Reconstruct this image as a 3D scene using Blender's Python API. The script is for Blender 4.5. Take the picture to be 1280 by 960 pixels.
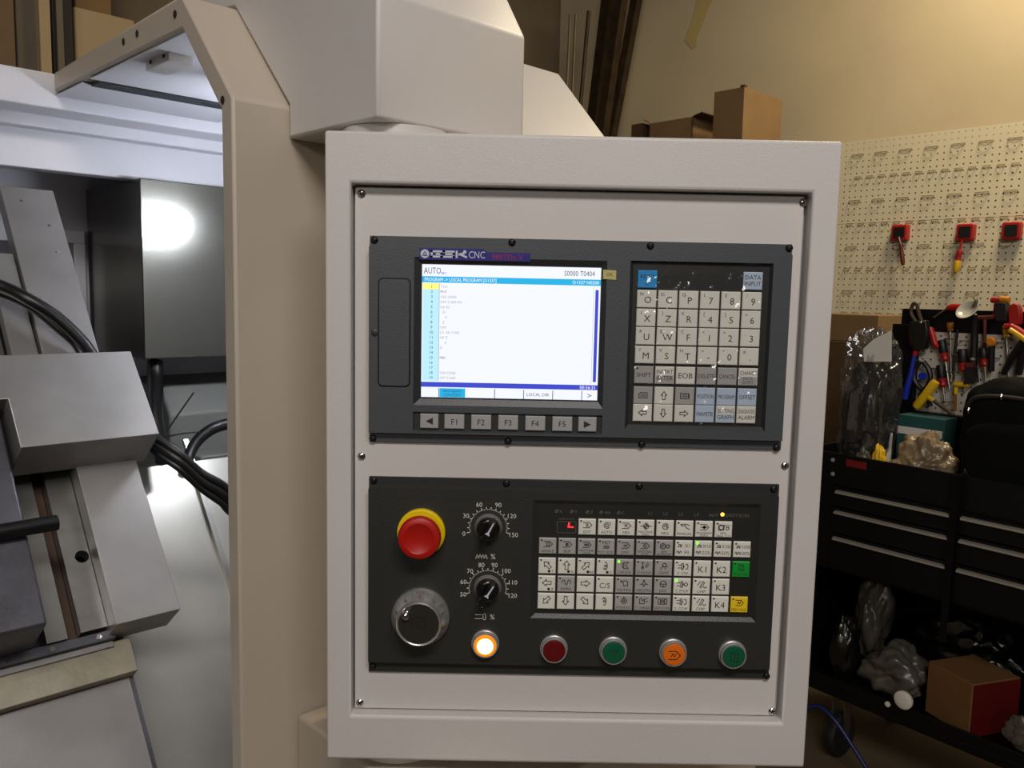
import bpy, math, random
from mathutils import Vector, Matrix, noise
random.seed(7)
for o in list(bpy.data.objects):
    bpy.data.objects.remove(o)
SC = bpy.context.scene
COL = SC.collection

# ------------------------------------------------------------------ camera
F_PX = 1035.0
CAM = Vector((0.17815, -0.80250, 1.42015))
PITCH, YAW, ROLL = 0.10739, 0.0045023, 0.020815
FW = Vector((math.sin(YAW) * math.cos(PITCH), math.cos(YAW) * math.cos(PITCH), -math.sin(PITCH)))
_r = Vector((math.cos(YAW), -math.sin(YAW), 0))
_u = _r.cross(FW)
RT = _r * math.cos(ROLL) + _u * math.sin(ROLL)
UP = -_r * math.sin(ROLL) + _u * math.cos(ROLL)
cd = bpy.data.cameras.new('camera')
cd.sensor_width = 36.0
cd.lens = F_PX / 1280 * 36.0
cd.clip_start = 0.02
cam = bpy.data.objects.new('camera', cd)
COL.objects.link(cam)
mw = Matrix((RT, UP, -FW)).transposed().to_4x4()
mw.translation = CAM
cam.matrix_world = mw
SC.camera = cam

# ------------------------------------------------------------------ world, lights, exposure
wd = bpy.data.worlds.new('workshop_air')
SC.world = wd
wd.use_nodes = True
wd.node_tree.nodes['Background'].inputs[0].default_value = (1.0, 0.9, 0.78, 1)
wd.node_tree.nodes['Background'].inputs[1].default_value = 0.03
SC.view_settings.view_transform = 'Standard'
SC.view_settings.look = 'None'
SC.view_settings.exposure = 0.0
SC.view_settings.gamma = 1.0
SC.view_settings.use_curve_mapping = False


def area(name, loc, target, sx, sy, power, col):
    l = bpy.data.lights.new(name, 'AREA')
    l.shape = 'RECTANGLE'
    l.size, l.size_y = sx, sy
    l.energy = power
    l.color = col
    o = bpy.data.objects.new(name, l)
    COL.objects.link(o)
    o.location = loc
    d = Vector(target) - Vector(loc)
    o.rotation_euler = d.to_track_quat('-Z', 'Y').to_euler()
    return o


# ceiling fixtures of the hall: neutral tubes over the operator, warm bay lamp near the tool wall
area('ceiling_tube_light', (0.5, -2.0, 3.2), (0.3, 0.1, 1.2), 1.5, 0.4, 46, (1.0, 0.94, 0.91))
area('ceiling_far_light', (-1.0, -6.8, 3.3), (0.0, 0.0, 1.3), 2.4, 0.8, 60, (1.0, 0.93, 0.87))
area('ceiling_bay_light', (2.0, 1.7, 3.5), (2.0, 1.7, 1.0), 0.6, 0.6, 52, (1.0, 0.83, 0.56))

# ------------------------------------------------------------------ rays from the camera to planes (layout measurements)
def ray(px, py):
    return FW + RT * ((px - 640) / F_PX) + UP * ((480 - py) / F_PX)


def hit(px, py, n, d):
    r = ray(px, py)
    t = (d - CAM.dot(n)) / r.dot(n)
    return CAM + r * t


def hity(px, py, y):
    return hit(px, py, Vector((0, 1, 0)), y)


# machine / room axes: U runs along the spindle, V into the machine
_a = math.radians(46)
U = Vector((math.sin(_a), math.cos(_a), 0))
V = Vector((-math.cos(_a), math.sin(_a), 0))
Z = Vector((0, 0, 1))
MO = Vector((-0.11196, 0.07652, 0))


def M(u, v, z):
    return MO + U * u + V * v + Z * z


# slanted bed axes
_al = math.radians(52)
SL = V * math.cos(_al) + Z * math.sin(_al)
SN = -V * math.sin(_al) + Z * math.cos(_al)


def S(u, s, n):
    return MO + U * u + SL * s + SN * n


# tool cart axes
_b = math.radians(38.5)
CW = Vector((math.sin(_b), -math.cos(_b), 0))
CB = Vector((math.cos(_b), math.sin(_b), 0))
CA = Vector((1.18572, 1.65750, 0))


def K(a, b, z):
    return CA + CW * a + CB * b + Z * z


def hitK(px, py, b):
    p = hit(px, py, CB, CA.dot(CB) + b) - CA
    return p.dot(CW), p.z


UWALL = 3.247


def hitW(px, py, du=0.0):
    """tool wall: returns (v, z) on the plane u = UWALL - du"""
    p = hit(px, py, U, MO.dot(U) + UWALL - du) - MO
    return p.dot(V), p.z


# ------------------------------------------------------------------ materials
def lin(c):
    return tuple(((x / 255) / 12.92 if x <= 10 else ((x / 255 + 0.055) / 1.055) ** 2.4) for x in c) + (1.0,)


MATS = {}


def mat(name, rgb, rough=0.5, metal=0.0, bump=0.0, bscale=200.0, var=0.06, vscale=6.0, spec=0.5, emit=None, estr=0.0,
        stretch=None, trans=0.0, alpha=1.0, coat=0.0):
    m = bpy.data.materials.new(name)
    m.use_nodes = True
    nt = m.node_tree
    b = nt.nodes['Principled BSDF']
    b.inputs['Roughness'].default_value = rough
    b.inputs['Metallic'].default_value = metal
    b.inputs['Specular IOR Level'].default_value = spec
    b.inputs['Transmission Weight'].default_value = trans
    b.inputs['Alpha'].default_value = alpha
    b.inputs['Coat Weight'].default_value = coat
    c = lin(rgb)
    tc = nt.nodes.new('ShaderNodeTexCoord')
    mp = nt.nodes.new('ShaderNodeMapping')
    nt.links.new(tc.outputs['Object'], mp.inputs['Vector'])
    if stretch:
        mp.inputs['Scale'].default_value = stretch
    if var > 0:
        n = nt.nodes.new('ShaderNodeTexNoise')
        n.inputs['Scale'].default_value = vscale
        n.inputs['Detail'].default_value = 4
        nt.links.new(mp.outputs[0], n.inputs['Vector'])
        r = nt.nodes.new('ShaderNodeValToRGB')
        r.color_ramp.elements[0].position = 0.3
        r.color_ramp.elements[1].position = 0.7
        r.color_ramp.elements[0].color = tuple(x * (1 - var) for x in c[:3]) + (1,)
        r.color_ramp.elements[1].color = tuple(min(1, x * (1 + var)) for x in c[:3]) + (1,)
        nt.links.new(n.outputs['Fac'], r.inputs[0])
        nt.links.new(r.outputs[0], b.inputs['Base Color'])
    else:
        b.inputs['Base Color'].default_value = c
    if bump > 0:
        n2 = nt.nodes.new('ShaderNodeTexNoise')
        n2.inputs['Scale'].default_value = bscale
        n2.inputs['Detail'].default_value = 3
        nt.links.new(mp.outputs[0], n2.inputs['Vector'])
        bp = nt.nodes.new('ShaderNodeBump')
        bp.inputs['Strength'].default_value = bump
        bp.inputs['Distance'].default_value = 0.002
        nt.links.new(n2.outputs['Fac'], bp.inputs['Height'])
        nt.links.new(bp.outputs[0], b.inputs['Normal'])
    if emit:
        b.inputs['Emission Color'].default_value = lin(emit)
        b.inputs['Emission Strength'].default_value = estr
    MATS[name] = m
    return m


def film(name, tint, gloss_rough, fac, col=(255, 255, 255), bump=0.0, bscale=60, dif=0.0):
    """thin clear plastic: mostly transparent, with a glossy layer and some milky diffuse"""
    m = bpy.data.materials.new(name)
    m.use_nodes = True
    nt = m.node_tree
    nt.nodes.remove(nt.nodes['Principled BSDF'])
    out = nt.nodes['Material Output']
    tr = nt.nodes.new('ShaderNodeBsdfTransparent')
    tr.inputs[0].default_value = lin(tint)
    gl = nt.nodes.new('ShaderNodeBsdfGlossy')
    gl.inputs['Roughness'].default_value = gloss_rough
    gl.inputs['Color'].default_value = lin(col)
    mx = nt.nodes.new('ShaderNodeMixShader')
    mx.inputs[0].default_value = fac
    nt.links.new(tr.outputs[0], mx.inputs[1])
    nt.links.new(gl.outputs[0], mx.inputs[2])
    last = mx
    if dif > 0:
        df = nt.nodes.new('ShaderNodeBsdfDiffuse')
        df.inputs[0].default_value = lin(col)
        m2 = nt.nodes.new('ShaderNodeMixShader')
        m2.inputs[0].default_value = dif
        nt.links.new(mx.outputs[0], m2.inputs[1])
        nt.links.new(df.outputs[0], m2.inputs[2])
        last = m2
    if bump > 0:
        tc = nt.nodes.new('ShaderNodeTexCoord')
        n = nt.nodes.new('ShaderNodeTexNoise')
        n.inputs['Scale'].default_value = bscale
        n.inputs['Detail'].default_value = 2
        nt.links.new(tc.outputs['Object'], n.inputs['Vector'])
        bp = nt.nodes.new('ShaderNodeBump')
        bp.inputs['Strength'].default_value = bump
        bp.inputs['Distance'].default_value = 0.01
        nt.links.new(n.outputs['Fac'], bp.inputs['Height'])
        nt.links.new(bp.outputs[0], gl.inputs['Normal'])
    nt.links.new(last.outputs[0], out.inputs[0])
    MATS[name] = m
    return m


def emis(name, rgb, strength):
    m = bpy.data.materials.new(name)
    m.use_nodes = True
    nt = m.node_tree
    b = nt.nodes['Principled BSDF']
    b.inputs['Base Color'].default_value = (0.01, 0.01, 0.01, 1)
    b.inputs['Roughness'].default_value = 0.4
    b.inputs['Emission Color'].default_value = lin(rgb)
    b.inputs['Emission Strength'].default_value = strength
    MATS[name] = m
    return m


mat('paint', (205, 200, 195), 0.38, bump=0.25, bscale=1300, var=0.03, vscale=5)
mat('paint_smooth', (205, 200, 195), 0.40, bump=0.12, bscale=1100, var=0.03, vscale=5)
mat('paint_column_shaded', (184, 172, 155), 0.42, bump=0.2, bscale=1100, var=0.03, vscale=4)  # off-white paint, darkened to stand for the shade on the column
mat('enamel', (205, 205, 212), 0.45, bump=0.1, bscale=200, var=0.04)
mat('cast_grey', (112, 114, 110), 0.5, bump=0.2, bscale=120, var=0.1)
mat('steel', (150, 149, 144), 0.30, metal=0.85, bump=0.05, bscale=300, var=0.12, vscale=9, stretch=(1, 1, 6))
mat('steel_dull', (150, 148, 146), 0.42, metal=0.6, bump=0.04, bscale=300, var=0.12, vscale=12)
mat('spindle_steel', (128, 128, 122), 0.19, metal=1.0, bump=0.03, bscale=200, var=0.1, vscale=7)
mat('sheet_steel', (160, 158, 150), 0.30, metal=0.65, bump=0.03, bscale=300, var=0.08, vscale=8)
mat('steel_stained', (160, 153, 134), 0.55, metal=0.35, bump=0.2, bscale=120, var=0.28, vscale=14)
mat('steel_dark', (92, 92, 98), 0.42, metal=0.6, bump=0.2, bscale=90, var=0.3, vscale=16)
mat('chrome', (215, 215, 212), 0.16, metal=1.0, var=0.02)
mat('hose', (14, 14, 15), 0.38, bump=0.1, bscale=200, var=0.1)
mat('slot_dark', (30, 24, 20), 0.7, var=0.2)
mat('slot_brown', (70, 50, 36), 0.55, metal=0.2, var=0.25, vscale=20)
mat('gasket', (30, 32, 40), 0.6, var=0.1)
mat('bezel', (70, 74, 77), 0.42, bump=0.12, bscale=700, var=0.04)
mat('bezel_dark', (44, 46, 47), 0.42, bump=0.1, bscale=700, var=0.04)
mat('panel_black', (44, 44, 42), 0.42, bump=0.15, bscale=700, var=0.05)
mat('pad_black', (34, 33, 30), 0.45, var=0.05)
mat('screw_black', (20, 20, 20), 0.35, metal=0.4, var=0.05)
mat('ink', (38, 36, 34), 0.6, var=0)
mat('print_white', (215, 212, 200), 0.6, var=0)
mat('print_grey', (95, 92, 86), 0.6, var=0)
mat('print_pale', (200, 205, 215), 0.5, var=0)
mat('print_red', (160, 20, 60), 0.5, var=0)
mat('logo_blue', (24, 24, 120), 0.4, var=0.03)
mat('key_white', (224, 222, 210), 0.42, var=0.03, vscale=40)
mat('key_grey', (168, 167, 160), 0.42, var=0.03, vscale=40)
mat('key_blue', (184, 200, 216), 0.42, var=0.03, vscale=40)
mat('key_cyan', (40, 150, 215), 0.4, var=0.05, vscale=40)
mat('key_fn', (160, 159, 156), 0.45, var=0.03, vscale=40)
mat('key_green', (10, 150, 50), 0.42, var=0.04, vscale=40)
mat('key_yellow', (238, 200, 28), 0.42, var=0.04, vscale=40)
mat('estop_yellow', (240, 205, 10), 0.38, var=0.03)
mat('estop_red', (178, 22, 12), 0.36, var=0.04)
mat('knob_black', (16, 16, 16), 0.22, var=0.02, coat=0.4)
mat('dial_grey', (135, 132, 128), 0.35, metal=0.4, var=0.04)
mat('alu', (206, 204, 200), 0.32, metal=0.65, var=0.06, vscale=30)
mat('wheel_alu', (212, 210, 206), 0.26, metal=0.8, var=0.05, vscale=30)
mat('wheel_face', (58, 57, 50), 0.4, metal=0.5, bump=0.1, bscale=300, var=0.06)
mat('lens_red', (98, 3, 6), 0.3, var=0.05, coat=0.5)
mat('lens_green', (4, 88, 55), 0.3, var=0.05, coat=0.5)
mat('lens_orange', (232, 112, 20), 0.3, var=0.05, coat=0.5)
mat('lens_ring_amber', (220, 150, 40), 0.3, var=0.03, coat=0.5, emit=(255, 140, 10), estr=0.6)
mat('sticker', (190, 178, 110), 0.6, var=0.05)
emis('lamp_amber', (255, 214, 120), 6.0)
emis('led_green', (110, 255, 40), 2.2)
emis('led_orange', (255, 170, 60), 3.0)
emis('led_red', (255, 40, 40), 2.6)
emis('scr_white', (240, 243, 252), 1.05)
emis('scr_pale', (190, 240, 255), 1.0)
emis('scr_cyan', (20, 180, 232), 1.0)
emis('scr_yellow', (255, 250, 130), 1.0)
emis('scr_blue', (58, 72, 205), 1.0)
emis('scr_text', (60, 60, 100), 0.9)
emis('scr_grey', (160, 160, 168), 1.0)
emis('tube_glow', (236, 242, 255), 120.0)
film('clear_film', (252, 252, 253), 0.13, 0.09, bump=0.35, bscale=60)


# ------------------------------------------------------------------ mesh builder
class MB:
    def __init__(self):
        self.v, self.f, self.m = [], [], []

    def add(self, vs, fs, mi=0):
        o = len(self.v)
        self.v += [Vector(p) for p in vs]
        self.f += [tuple(i + o for i in f) for f in fs]
        self.m += [mi] * len(fs)

    def hexa(self, p, mi=0):
        """8 points: bottom ring 0-3, top ring 4-7"""
        self.add(p, [(0, 3, 2, 1), (4, 5, 6, 7), (0, 1, 5, 4), (1, 2, 6, 5), (2, 3, 7, 6), (3, 0, 4, 7)], mi)

    def box(self, fn, a, b, mi=0):
        (x0, y0, z0), (x1, y1, z1) = a, b
        self.hexa([fn(x0, y0, z0), fn(x1, y0, z0), fn(x1, y1, z0), fn(x0, y1, z0),
                   fn(x0, y0, z1), fn(x1, y0, z1), fn(x1, y1, z1), fn(x0, y1, z1)], mi)

    def prism(self, pts, vec, mi=0):
        n = len(pts)
        vec = Vector(vec)
        vs = [Vector(p) for p in pts] + [Vector(p) + vec for p in pts]
        fs = [tuple(range(n - 1, -1, -1)), tuple(range(n, 2 * n))]
        fs += [(i, (i + 1) % n, n + (i + 1) % n, n + i) for i in range(n)]
        self.add(vs, fs, mi)

    def shell(self, outer, inner, vec, mi=0):
        """open strip profile (outer / inner polylines) extruded along vec"""
        vec = Vector(vec)
        n = len(outer)
        vs = list(outer) + list(inner)
        vs += [Vector(p) + vec for p in vs]
        k = 2 * n
        fs = []
        for i in range(n - 1):
            fs.append((i, i + 1, n + i + 1, n + i))
            fs.append((k + i, k + n + i, k + n + i + 1, k + i + 1))
            fs.append((i, k + i, k + i + 1, i + 1))
            fs.append((n + i, n + i + 1, k + n + i + 1, k + n + i))
        fs.append((0, n, k + n, k))
        fs.append((n - 1, k + n - 1, k + 2 * n - 1, 2 * n - 1))
        self.add(vs, fs, mi)

    def ring(self, c, ax, r, n, ref=None):
        ax = ax.normalized()
        ref = ref or (Z if abs(ax.z) < 0.9 else Vector((1, 0, 0)))
        e1 = ax.cross(ref).normalized()
        e2 = ax.cross(e1)
        return [c + e1 * (r * math.cos(2 * math.pi * i / n)) + e2 * (r * math.sin(2 * math.pi * i / n)) for i in range(n)]

    def lathe(self, o, ax, prof, n=24, mi=0, mis=None):
        """prof: list of (radius, height along ax); closed by fans when radius is 0"""
        o, ax = Vector(o), Vector(ax).normalized()
        rings = []
        base = len(self.v)
        for r, h in prof:
            if r <= 1e-7:
                rings.append([len(self.v)])
                self.v.append(o + ax * h)
            else:
                rings.append(list(range(len(self.v), len(self.v) + n)))
                self.v += self.ring(o + ax * h, ax, r, n)
        for k in range(len(rings) - 1):
            a, b = rings[k], rings[k + 1]
            q = mis[k] if mis else mi
            if len(a) == 1 and len(b) == 1:
                continue
            for i in range(n):
                j = (i + 1) % n
                if len(a) == 1:
                    self.f.append((a[0], b[i], b[j]))
                elif len(b) == 1:
                    self.f.append((a[j], a[i], b[0]))
                else:
                    self.f.append((a[j], a[i], b[i], b[j]))
                self.m.append(q)

    def cyl(self, p0, p1, r0, r1=None, n=14, mi=0):
        p0, p1 = Vector(p0), Vector(p1)
        d = p1 - p0
        self.lathe(p0, d, [(0, 0), (r0, 0), (r0 if r1 is None else r1, d.length), (0, d.length)], n, mi)

    def tube(self, pts, r, n=8, mi=0, caps=True):
        pts = [Vector(p) for p in pts]
        k = len(pts)
        rs = r if isinstance(r, (list, tuple)) else [r] * k
        t = (pts[1] - pts[0]).normalized()
        e = t.orthogonal().normalized()
        base = len(self.v)
        for i in range(k):
            a = pts[max(0, i - 1)]
            b = pts[min(k - 1, i + 1)]
            t = (b - a).normalized()
            e = (e - t * e.dot(t)).normalized()
            g = t.cross(e)
            for j in range(n):
                w = 2 * math.pi * j / n
                self.v.append(pts[i] + (e * math.cos(w) + g * math.sin(w)) * rs[i])
        for i in range(k - 1):
            for j in range(n):
                a = base + i * n + j
                b = base + i * n + (j + 1) % n
                self.f.append((a, b, b + n, a + n))
                self.m.append(mi)
        if caps:
            self.f.append(tuple(base + j for j in range(n - 1, -1, -1)))
            self.f.append(tuple(base + (k - 1) * n + j for j in range(n)))
            self.m += [mi, mi]

    def grid(self, fn, nu, nv, mi=0, closed_u=False):
        base = len(self.v)
        for i in range(nu):
            for j in range(nv):
                self.v.append(Vector(fn(i / (nu - 1 if not closed_u else nu), j / (nv - 1))))
        for i in range(nu if closed_u else nu - 1):
            for j in range(nv - 1):
                a = base + i * nv + j
                b = base + ((i + 1) % nu) * nv + j
                self.f.append((a, b, b + 1, a + 1))
                self.m.append(mi)

    def build(self, name, mats, parent=None, bevel=0.0, seg=2, smooth=38, kind=None, label=None, solid=0.0, loc=None):
        if isinstance(mats, str):
            mats = [mats]
        lo = Vector((min(p.x for p in self.v), min(p.y for p in self.v), min(p.z for p in self.v)))
        hi = Vector((max(p.x for p in self.v), max(p.y for p in self.v), max(p.z for p in self.v)))
        c = loc or Vector(((lo.x + hi.x) / 2, (lo.y + hi.y) / 2, lo.z))
        me = bpy.data.meshes.new(name)
        me.from_pydata([tuple(p - c) for p in self.v], [], self.f)
        for q in mats:
            me.materials.append(MATS[q])
        me.polygons.foreach_set('material_index', self.m)
        me.polygons.foreach_set('use_smooth', [True] * len(me.polygons))
        me.update()
        import bmesh
        bm = bmesh.new()
        bm.from_mesh(me)
        bmesh.ops.recalc_face_normals(bm, faces=bm.faces)
        bm.to_mesh(me)
        bm.free()
        me.set_sharp_from_angle(angle=math.radians(smooth))
        o = bpy.data.objects.new(name, me)
        COL.objects.link(o)
        WL[o.name] = c
        if parent:
            o.parent = parent
            o.location = c - WL[parent.name]
        else:
            o.location = c
        if bevel > 0:
            b = o.modifiers.new('bevel', 'BEVEL')
            b.width = bevel
            b.segments = seg
            b.limit_method = 'ANGLE'
            b.angle_limit = math.radians(30)
        if solid > 0:
            s = o.modifiers.new('solid', 'SOLIDIFY')
            s.thickness = solid
        if kind:
            o['kind'] = kind
        if label:
            o['label'] = label
        return o


WL = {}


def tag(o, label, cat, group=None):
    o['label'] = label
    o['category'] = cat
    if group:
        o['group'] = group
    return o


def thing(name, loc, label, cat, group=None):
    o = bpy.data.objects.new(name, None)
    o.empty_display_size = 0.05
    COL.objects.link(o)
    o.location = loc
    WL[o.name] = Vector(loc)
    return tag(o, label, cat, group)


def smooth_path(pts, n=8):
    pts = [Vector(p) for p in pts]
    q = [pts[0] * 2 - pts[1]] + pts + [pts[-1] * 2 - pts[-2]]
    out = []
    for i in range(1, len(q) - 2):
        for k in range(n):
            t = k / n
            a, b, c, d = q[i - 1], q[i], q[i + 1], q[i + 2]
            out.append(0.5 * ((2 * b) + (c - a) * t + (2 * a - 5 * b + 4 * c - d) * t * t + (3 * b - a - 3 * c + d) * t ** 3))
    out.append(pts[-1])
    return out


# ------------------------------------------------------------------ lettering
_TX = {}


def text_mesh(s):
    if s in _TX:
        return _TX[s]
    cu = bpy.data.curves.new('lettering', 'FONT')
    cu.body = s
    cu.resolution_u = 2
    ob = bpy.data.objects.new('lettering', cu)
    COL.objects.link(ob)
    dg = bpy.context.evaluated_depsgraph_get()
    me = bpy.data.meshes.new_from_object(ob.evaluated_get(dg))
    vs = [v.co.copy() for v in me.vertices]
    fs = [tuple(p.vertices) for p in me.polygons]
    bpy.data.objects.remove(ob)
    bpy.data.curves.remove(cu)
    bpy.data.meshes.remove(me)
    if vs:
        x0, x1 = min(v.x for v in vs), max(v.x for v in vs)
        y0, y1 = min(v.y for v in vs), max(v.y for v in vs)
    else:
        x0 = x1 = y0 = y1 = 0
    _TX[s] = (vs, fs, x0, x1, y0, y1)
    return _TX[s]


def put_text(mb, s, fn, cx, cy, h, mi, w=None, align='C', n=0.0, caps=None):
    """fn(x, y, n) -> world.  h = cap height; w = maximum width (squeezes)"""
    vs, fs, x0, x1, y0, y1 = text_mesh(s)
    if not vs:
        return
    sc = h / 0.70
    sx = sc
    if w and (x1 - x0) * sc > w:
        sx = w / (x1 - x0)
    ox = {'C': (x0 + x1) / 2, 'L': x0, 'R': x1}[align]
    mb.add([fn(cx + (v.x - ox) * sx, cy + (v.y - 0.35) * sc, n) for v in vs], fs, mi)


def stroke(mb, pts, w, fn, mi, n=0.0, closed=False):
    pts = [Vector((p[0], p[1], 0)) for p in pts]
    k = len(pts)
    for i in range(k if closed else k - 1):
        a, b = pts[i], pts[(i + 1) % k]
        d = b - a
        if d.length < 1e-9:
            continue
        d.normalize()
        p = Vector((-d.y, d.x, 0)) * (w / 2)
        a2, b2 = a - d * (w / 2), b + d * (w / 2)
        mb.add([fn(q.x, q.y, n) for q in (a2 + p, a2 - p, b2 - p, b2 + p)], [(0, 1, 2, 3)], mi)


def flat(mb, pts, fn, mi, n=0.0):
    mb.add([fn(p[0], p[1], n) for p in pts], [tuple(range(len(pts)))], mi)


def disc(mb, cx, cy, r, fn, mi, n=0.0, k=14):
    flat(mb, [(cx + r * math.cos(2 * math.pi * i / k), cy + r * math.sin(2 * math.pi * i / k)) for i in range(k)], fn, mi, n)

# ================================================================== room shell
mat('wall_paint', (196, 180, 146), 0.7, bump=0.15, bscale=60, var=0.07, vscale=2.2)
mat('wall_grey', (116, 102, 82), 0.7, bump=0.15, bscale=60, var=0.08, vscale=1.5)
mat('concrete', (92, 78, 58), 0.75, bump=0.2, bscale=40, var=0.2, vscale=4)
VBACK = 2.60


def struct(o, label, cat):
    o['kind'] = 'structure'
    return tag(o, label, cat)


b = MB()
b.box(M, (UWALL + 0.03, -3.5, 0), (UWALL + 0.15, VBACK + 0.15, 4.0))
struct(b.build('wall_right', 'wall_paint'), 'plain cream painted workshop wall behind the pegboard', 'wall')
b = MB()
b.box(M, (-3.5, VBACK, 0), (UWALL + 0.03, VBACK + 0.12, 4.0))
struct(b.build('wall_back', 'wall_grey'), 'dim brownish workshop wall behind the machine', 'wall')
b = MB()
b.box(M, (-3.5, -3.5, -0.1), (UWALL + 0.15, VBACK + 0.12, 0))
struct(b.build('floor', 'concrete'), 'dark concrete workshop floor', 'floor')

# ================================================================== lathe enclosure
lathe = thing('lathe_enclosure', M(0.45, 0.3, 0), 'off-white painted lathe enclosure with open lit work area', 'lathe')

outer = [(0, 0.0), (0, 1.617), (0.121, 1.746), (0.592, 1.742)]
inner = [(0.026, 0.0), (0.026, 1.607), (0.118, 1.707), (0.592, 1.713)]
b = MB()
b.shell([M(0, v, z) for v, z in outer], [M(0, v, z) for v, z in inner], U * 0.262)
cover = b.build('front_cover', 'paint_column_shaded', lathe, bevel=0.0035, seg=2)
# bolt holes in the flange of the door opening
for px, py in ((155, 52), (172, 42), (219.5, 17.5), (279, 125)):
    p = hit(px, py, U, MO.dot(U))
    b = MB()
    b.lathe(p - U * 0.0008, -U, [(0, 0), (0.0042, 0), (0.0042, 0.0004), (0, 0.0004)], 14)
    b.build('bolt_hole', 'slot_dark', cover)

# ledge (lower cabinet) in front of the column
b = MB()
b.box(M, (0.068, -0.30, 0.0), (0.608, -0.002, 0.925))
b.build('lower_cabinet', 'paint_column_shaded', lathe, bevel=0.004)

# pendant carrying arm on top of the column
uc, ue, vc = 0.0633, 0.257, -0.1676
zb = 1.583
prof = [(vc, zb), (vc, 1.699), (vc + 0.10, 1.86), (0.24, 1.88), (0.24, 1.760), (0.121, 1.747), (-0.002, 1.619), (-0.002, zb)]
b = MB()
b.prism([M(uc, v, z) for v, z in prof], U * (ue - uc))
arm = b.build('pendant_arm', 'paint_smooth', lathe, bevel=0.0035)
# right-hand cabinet cover, a little higher, with a sloped front
o2 = [(-0.035, 0.93), (-0.035, 1.617), (0.110, 1.776), (0.592, 1.776)]
i2 = [(0.0, 0.93), (0.0, 1.610), (0.118, 1.745), (0.592, 1.745)]
b = MB()
b.shell([M(0.263, v, z) for v, z in o2], [M(0.263, v, z) for v, z in i2], U * 0.345)
b.box(M, (0.263, 0.0, 0.0), (0.608, 0.026, 0.929))
b.build('cabinet_cover', 'paint_smooth', lathe, bevel=0.0025)
# swivel discs above and below the pendant
swx, swy = 0.085, 0.078

# right end, back and rear beam of the work area
b = MB()
b.prism([M(0.588, v, z) for v, z in ((0.027, 0.0), (0.027, 1.64), (0.118, 1.742), (0.92, 1.742), (0.92, 0.0))], U * 0.017)
b.build('end_wall', 'enamel', lathe)
b = MB()
bp = [(0.600, 1.742), (0.600, 1.690), (0.640, 1.684), (0.640, 1.665), (0.665, 1.665), (0.665, 1.604), (0.70, 1.604), (0.70, 1.742)]
b.prism([M(-1.1, v, z) for v, z in bp], U * 1.687)
beam = b.build('rear_beam', 'enamel', lathe, bevel=0.002)
b = MB()
b.box(M, (0.016, 0.44, 1.7055), (0.587, 0.475, 1.7085))
b.build('gasket_strip', 'gasket', lathe)
b = MB()
b.box(M, (-1.1, 0.90, 0.3), (0.587, 0.92, 1.70))
back = b.build('back_panel', 'enamel', lathe)
b = MB()
b.box(M, (-1.1, 0.70, 1.70), (0.605, 0.92, 1.742))
b.build('roof_panel', 'enamel', lathe)
b = MB()
b.prism([M(0.004, 0.120, 1.7055), M(0.261, 0.120, 1.7055), M(0.261, 0.438, 1.7075), M(0.004, 0.438, 1.7075)], Z * 0.0015)
b.build('added_roof_sheet', 'enamel', lathe)  # white sheet added to brighten the roof underside
b = MB()
b.prism([M(0.004, 0.477, 1.7080), M(0.261, 0.477, 1.7080), M(0.261, 0.597, 1.7085), M(0.004, 0.597, 1.7085)], Z * 0.0015)
b.build('added_roof_sheet', 'enamel', lathe)  # second added sheet, brightens the rear strip of the roof
# framed recess on the back panel
b = MB()
for (a0, z0, a1, z1) in ((0.02, 1.50, 0.128, 1.526), (0.108, 1.05, 0.128, 1.50)):
    b.box(M, (a0, 0.888, z0), (a1, 0.8995, z1))
b.build('panel_frame', 'enamel', lathe, bevel=0.002)
b = MB()
b.box(M, (0.0, 0.893, 1.05), (0.108, 0.8995, 1.50))
b.build('panel_window', 'steel_dull', lathe)

# stainless spindle cover
b = MB()
b.box(M, (0.134, 0.62, 1.297), (0.585, 0.895, 1.602))
b.build('spindle_cover', 'spindle_steel', lathe, bevel=0.0015)
# bed casting below it and the chip sheet
b = MB()
b.prism([M(0.19, v, z) for v, z in ((0.66, 1.19), (0.70, 1.24), (0.897, 1.24), (0.897, 0.6), (0.66, 0.6))], U * 0.39)
b.build('bed_casting', 'cast_grey', lathe, bevel=0.004)
b = MB()
b.box(M, (0.22, 0.60, 0.75), (0.585, 0.66, 1.12))
b.build('spindle_plate', 'cast_grey', lathe, bevel=0.003)
b = MB()
b.box(S, (-0.02, 0.40, 0.300), (0.585, 1.197, 0.316))
sheet = b.build('chip_sheet', 'sheet_steel', lathe, bevel=0.001)
b = MB()
b.box(S, (0.150, 0.95, 0.3162), (0.158, 1.235, 0.324))
b.build('sheet_rib', 'steel', lathe)
# sheet below, towards the operator
b = MB()
b.box(M, (-1.0, 0.03, 0.30), (0.587, 0.34, 0.62))
b.build('chip_tray', 'steel_dull', lathe)

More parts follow.
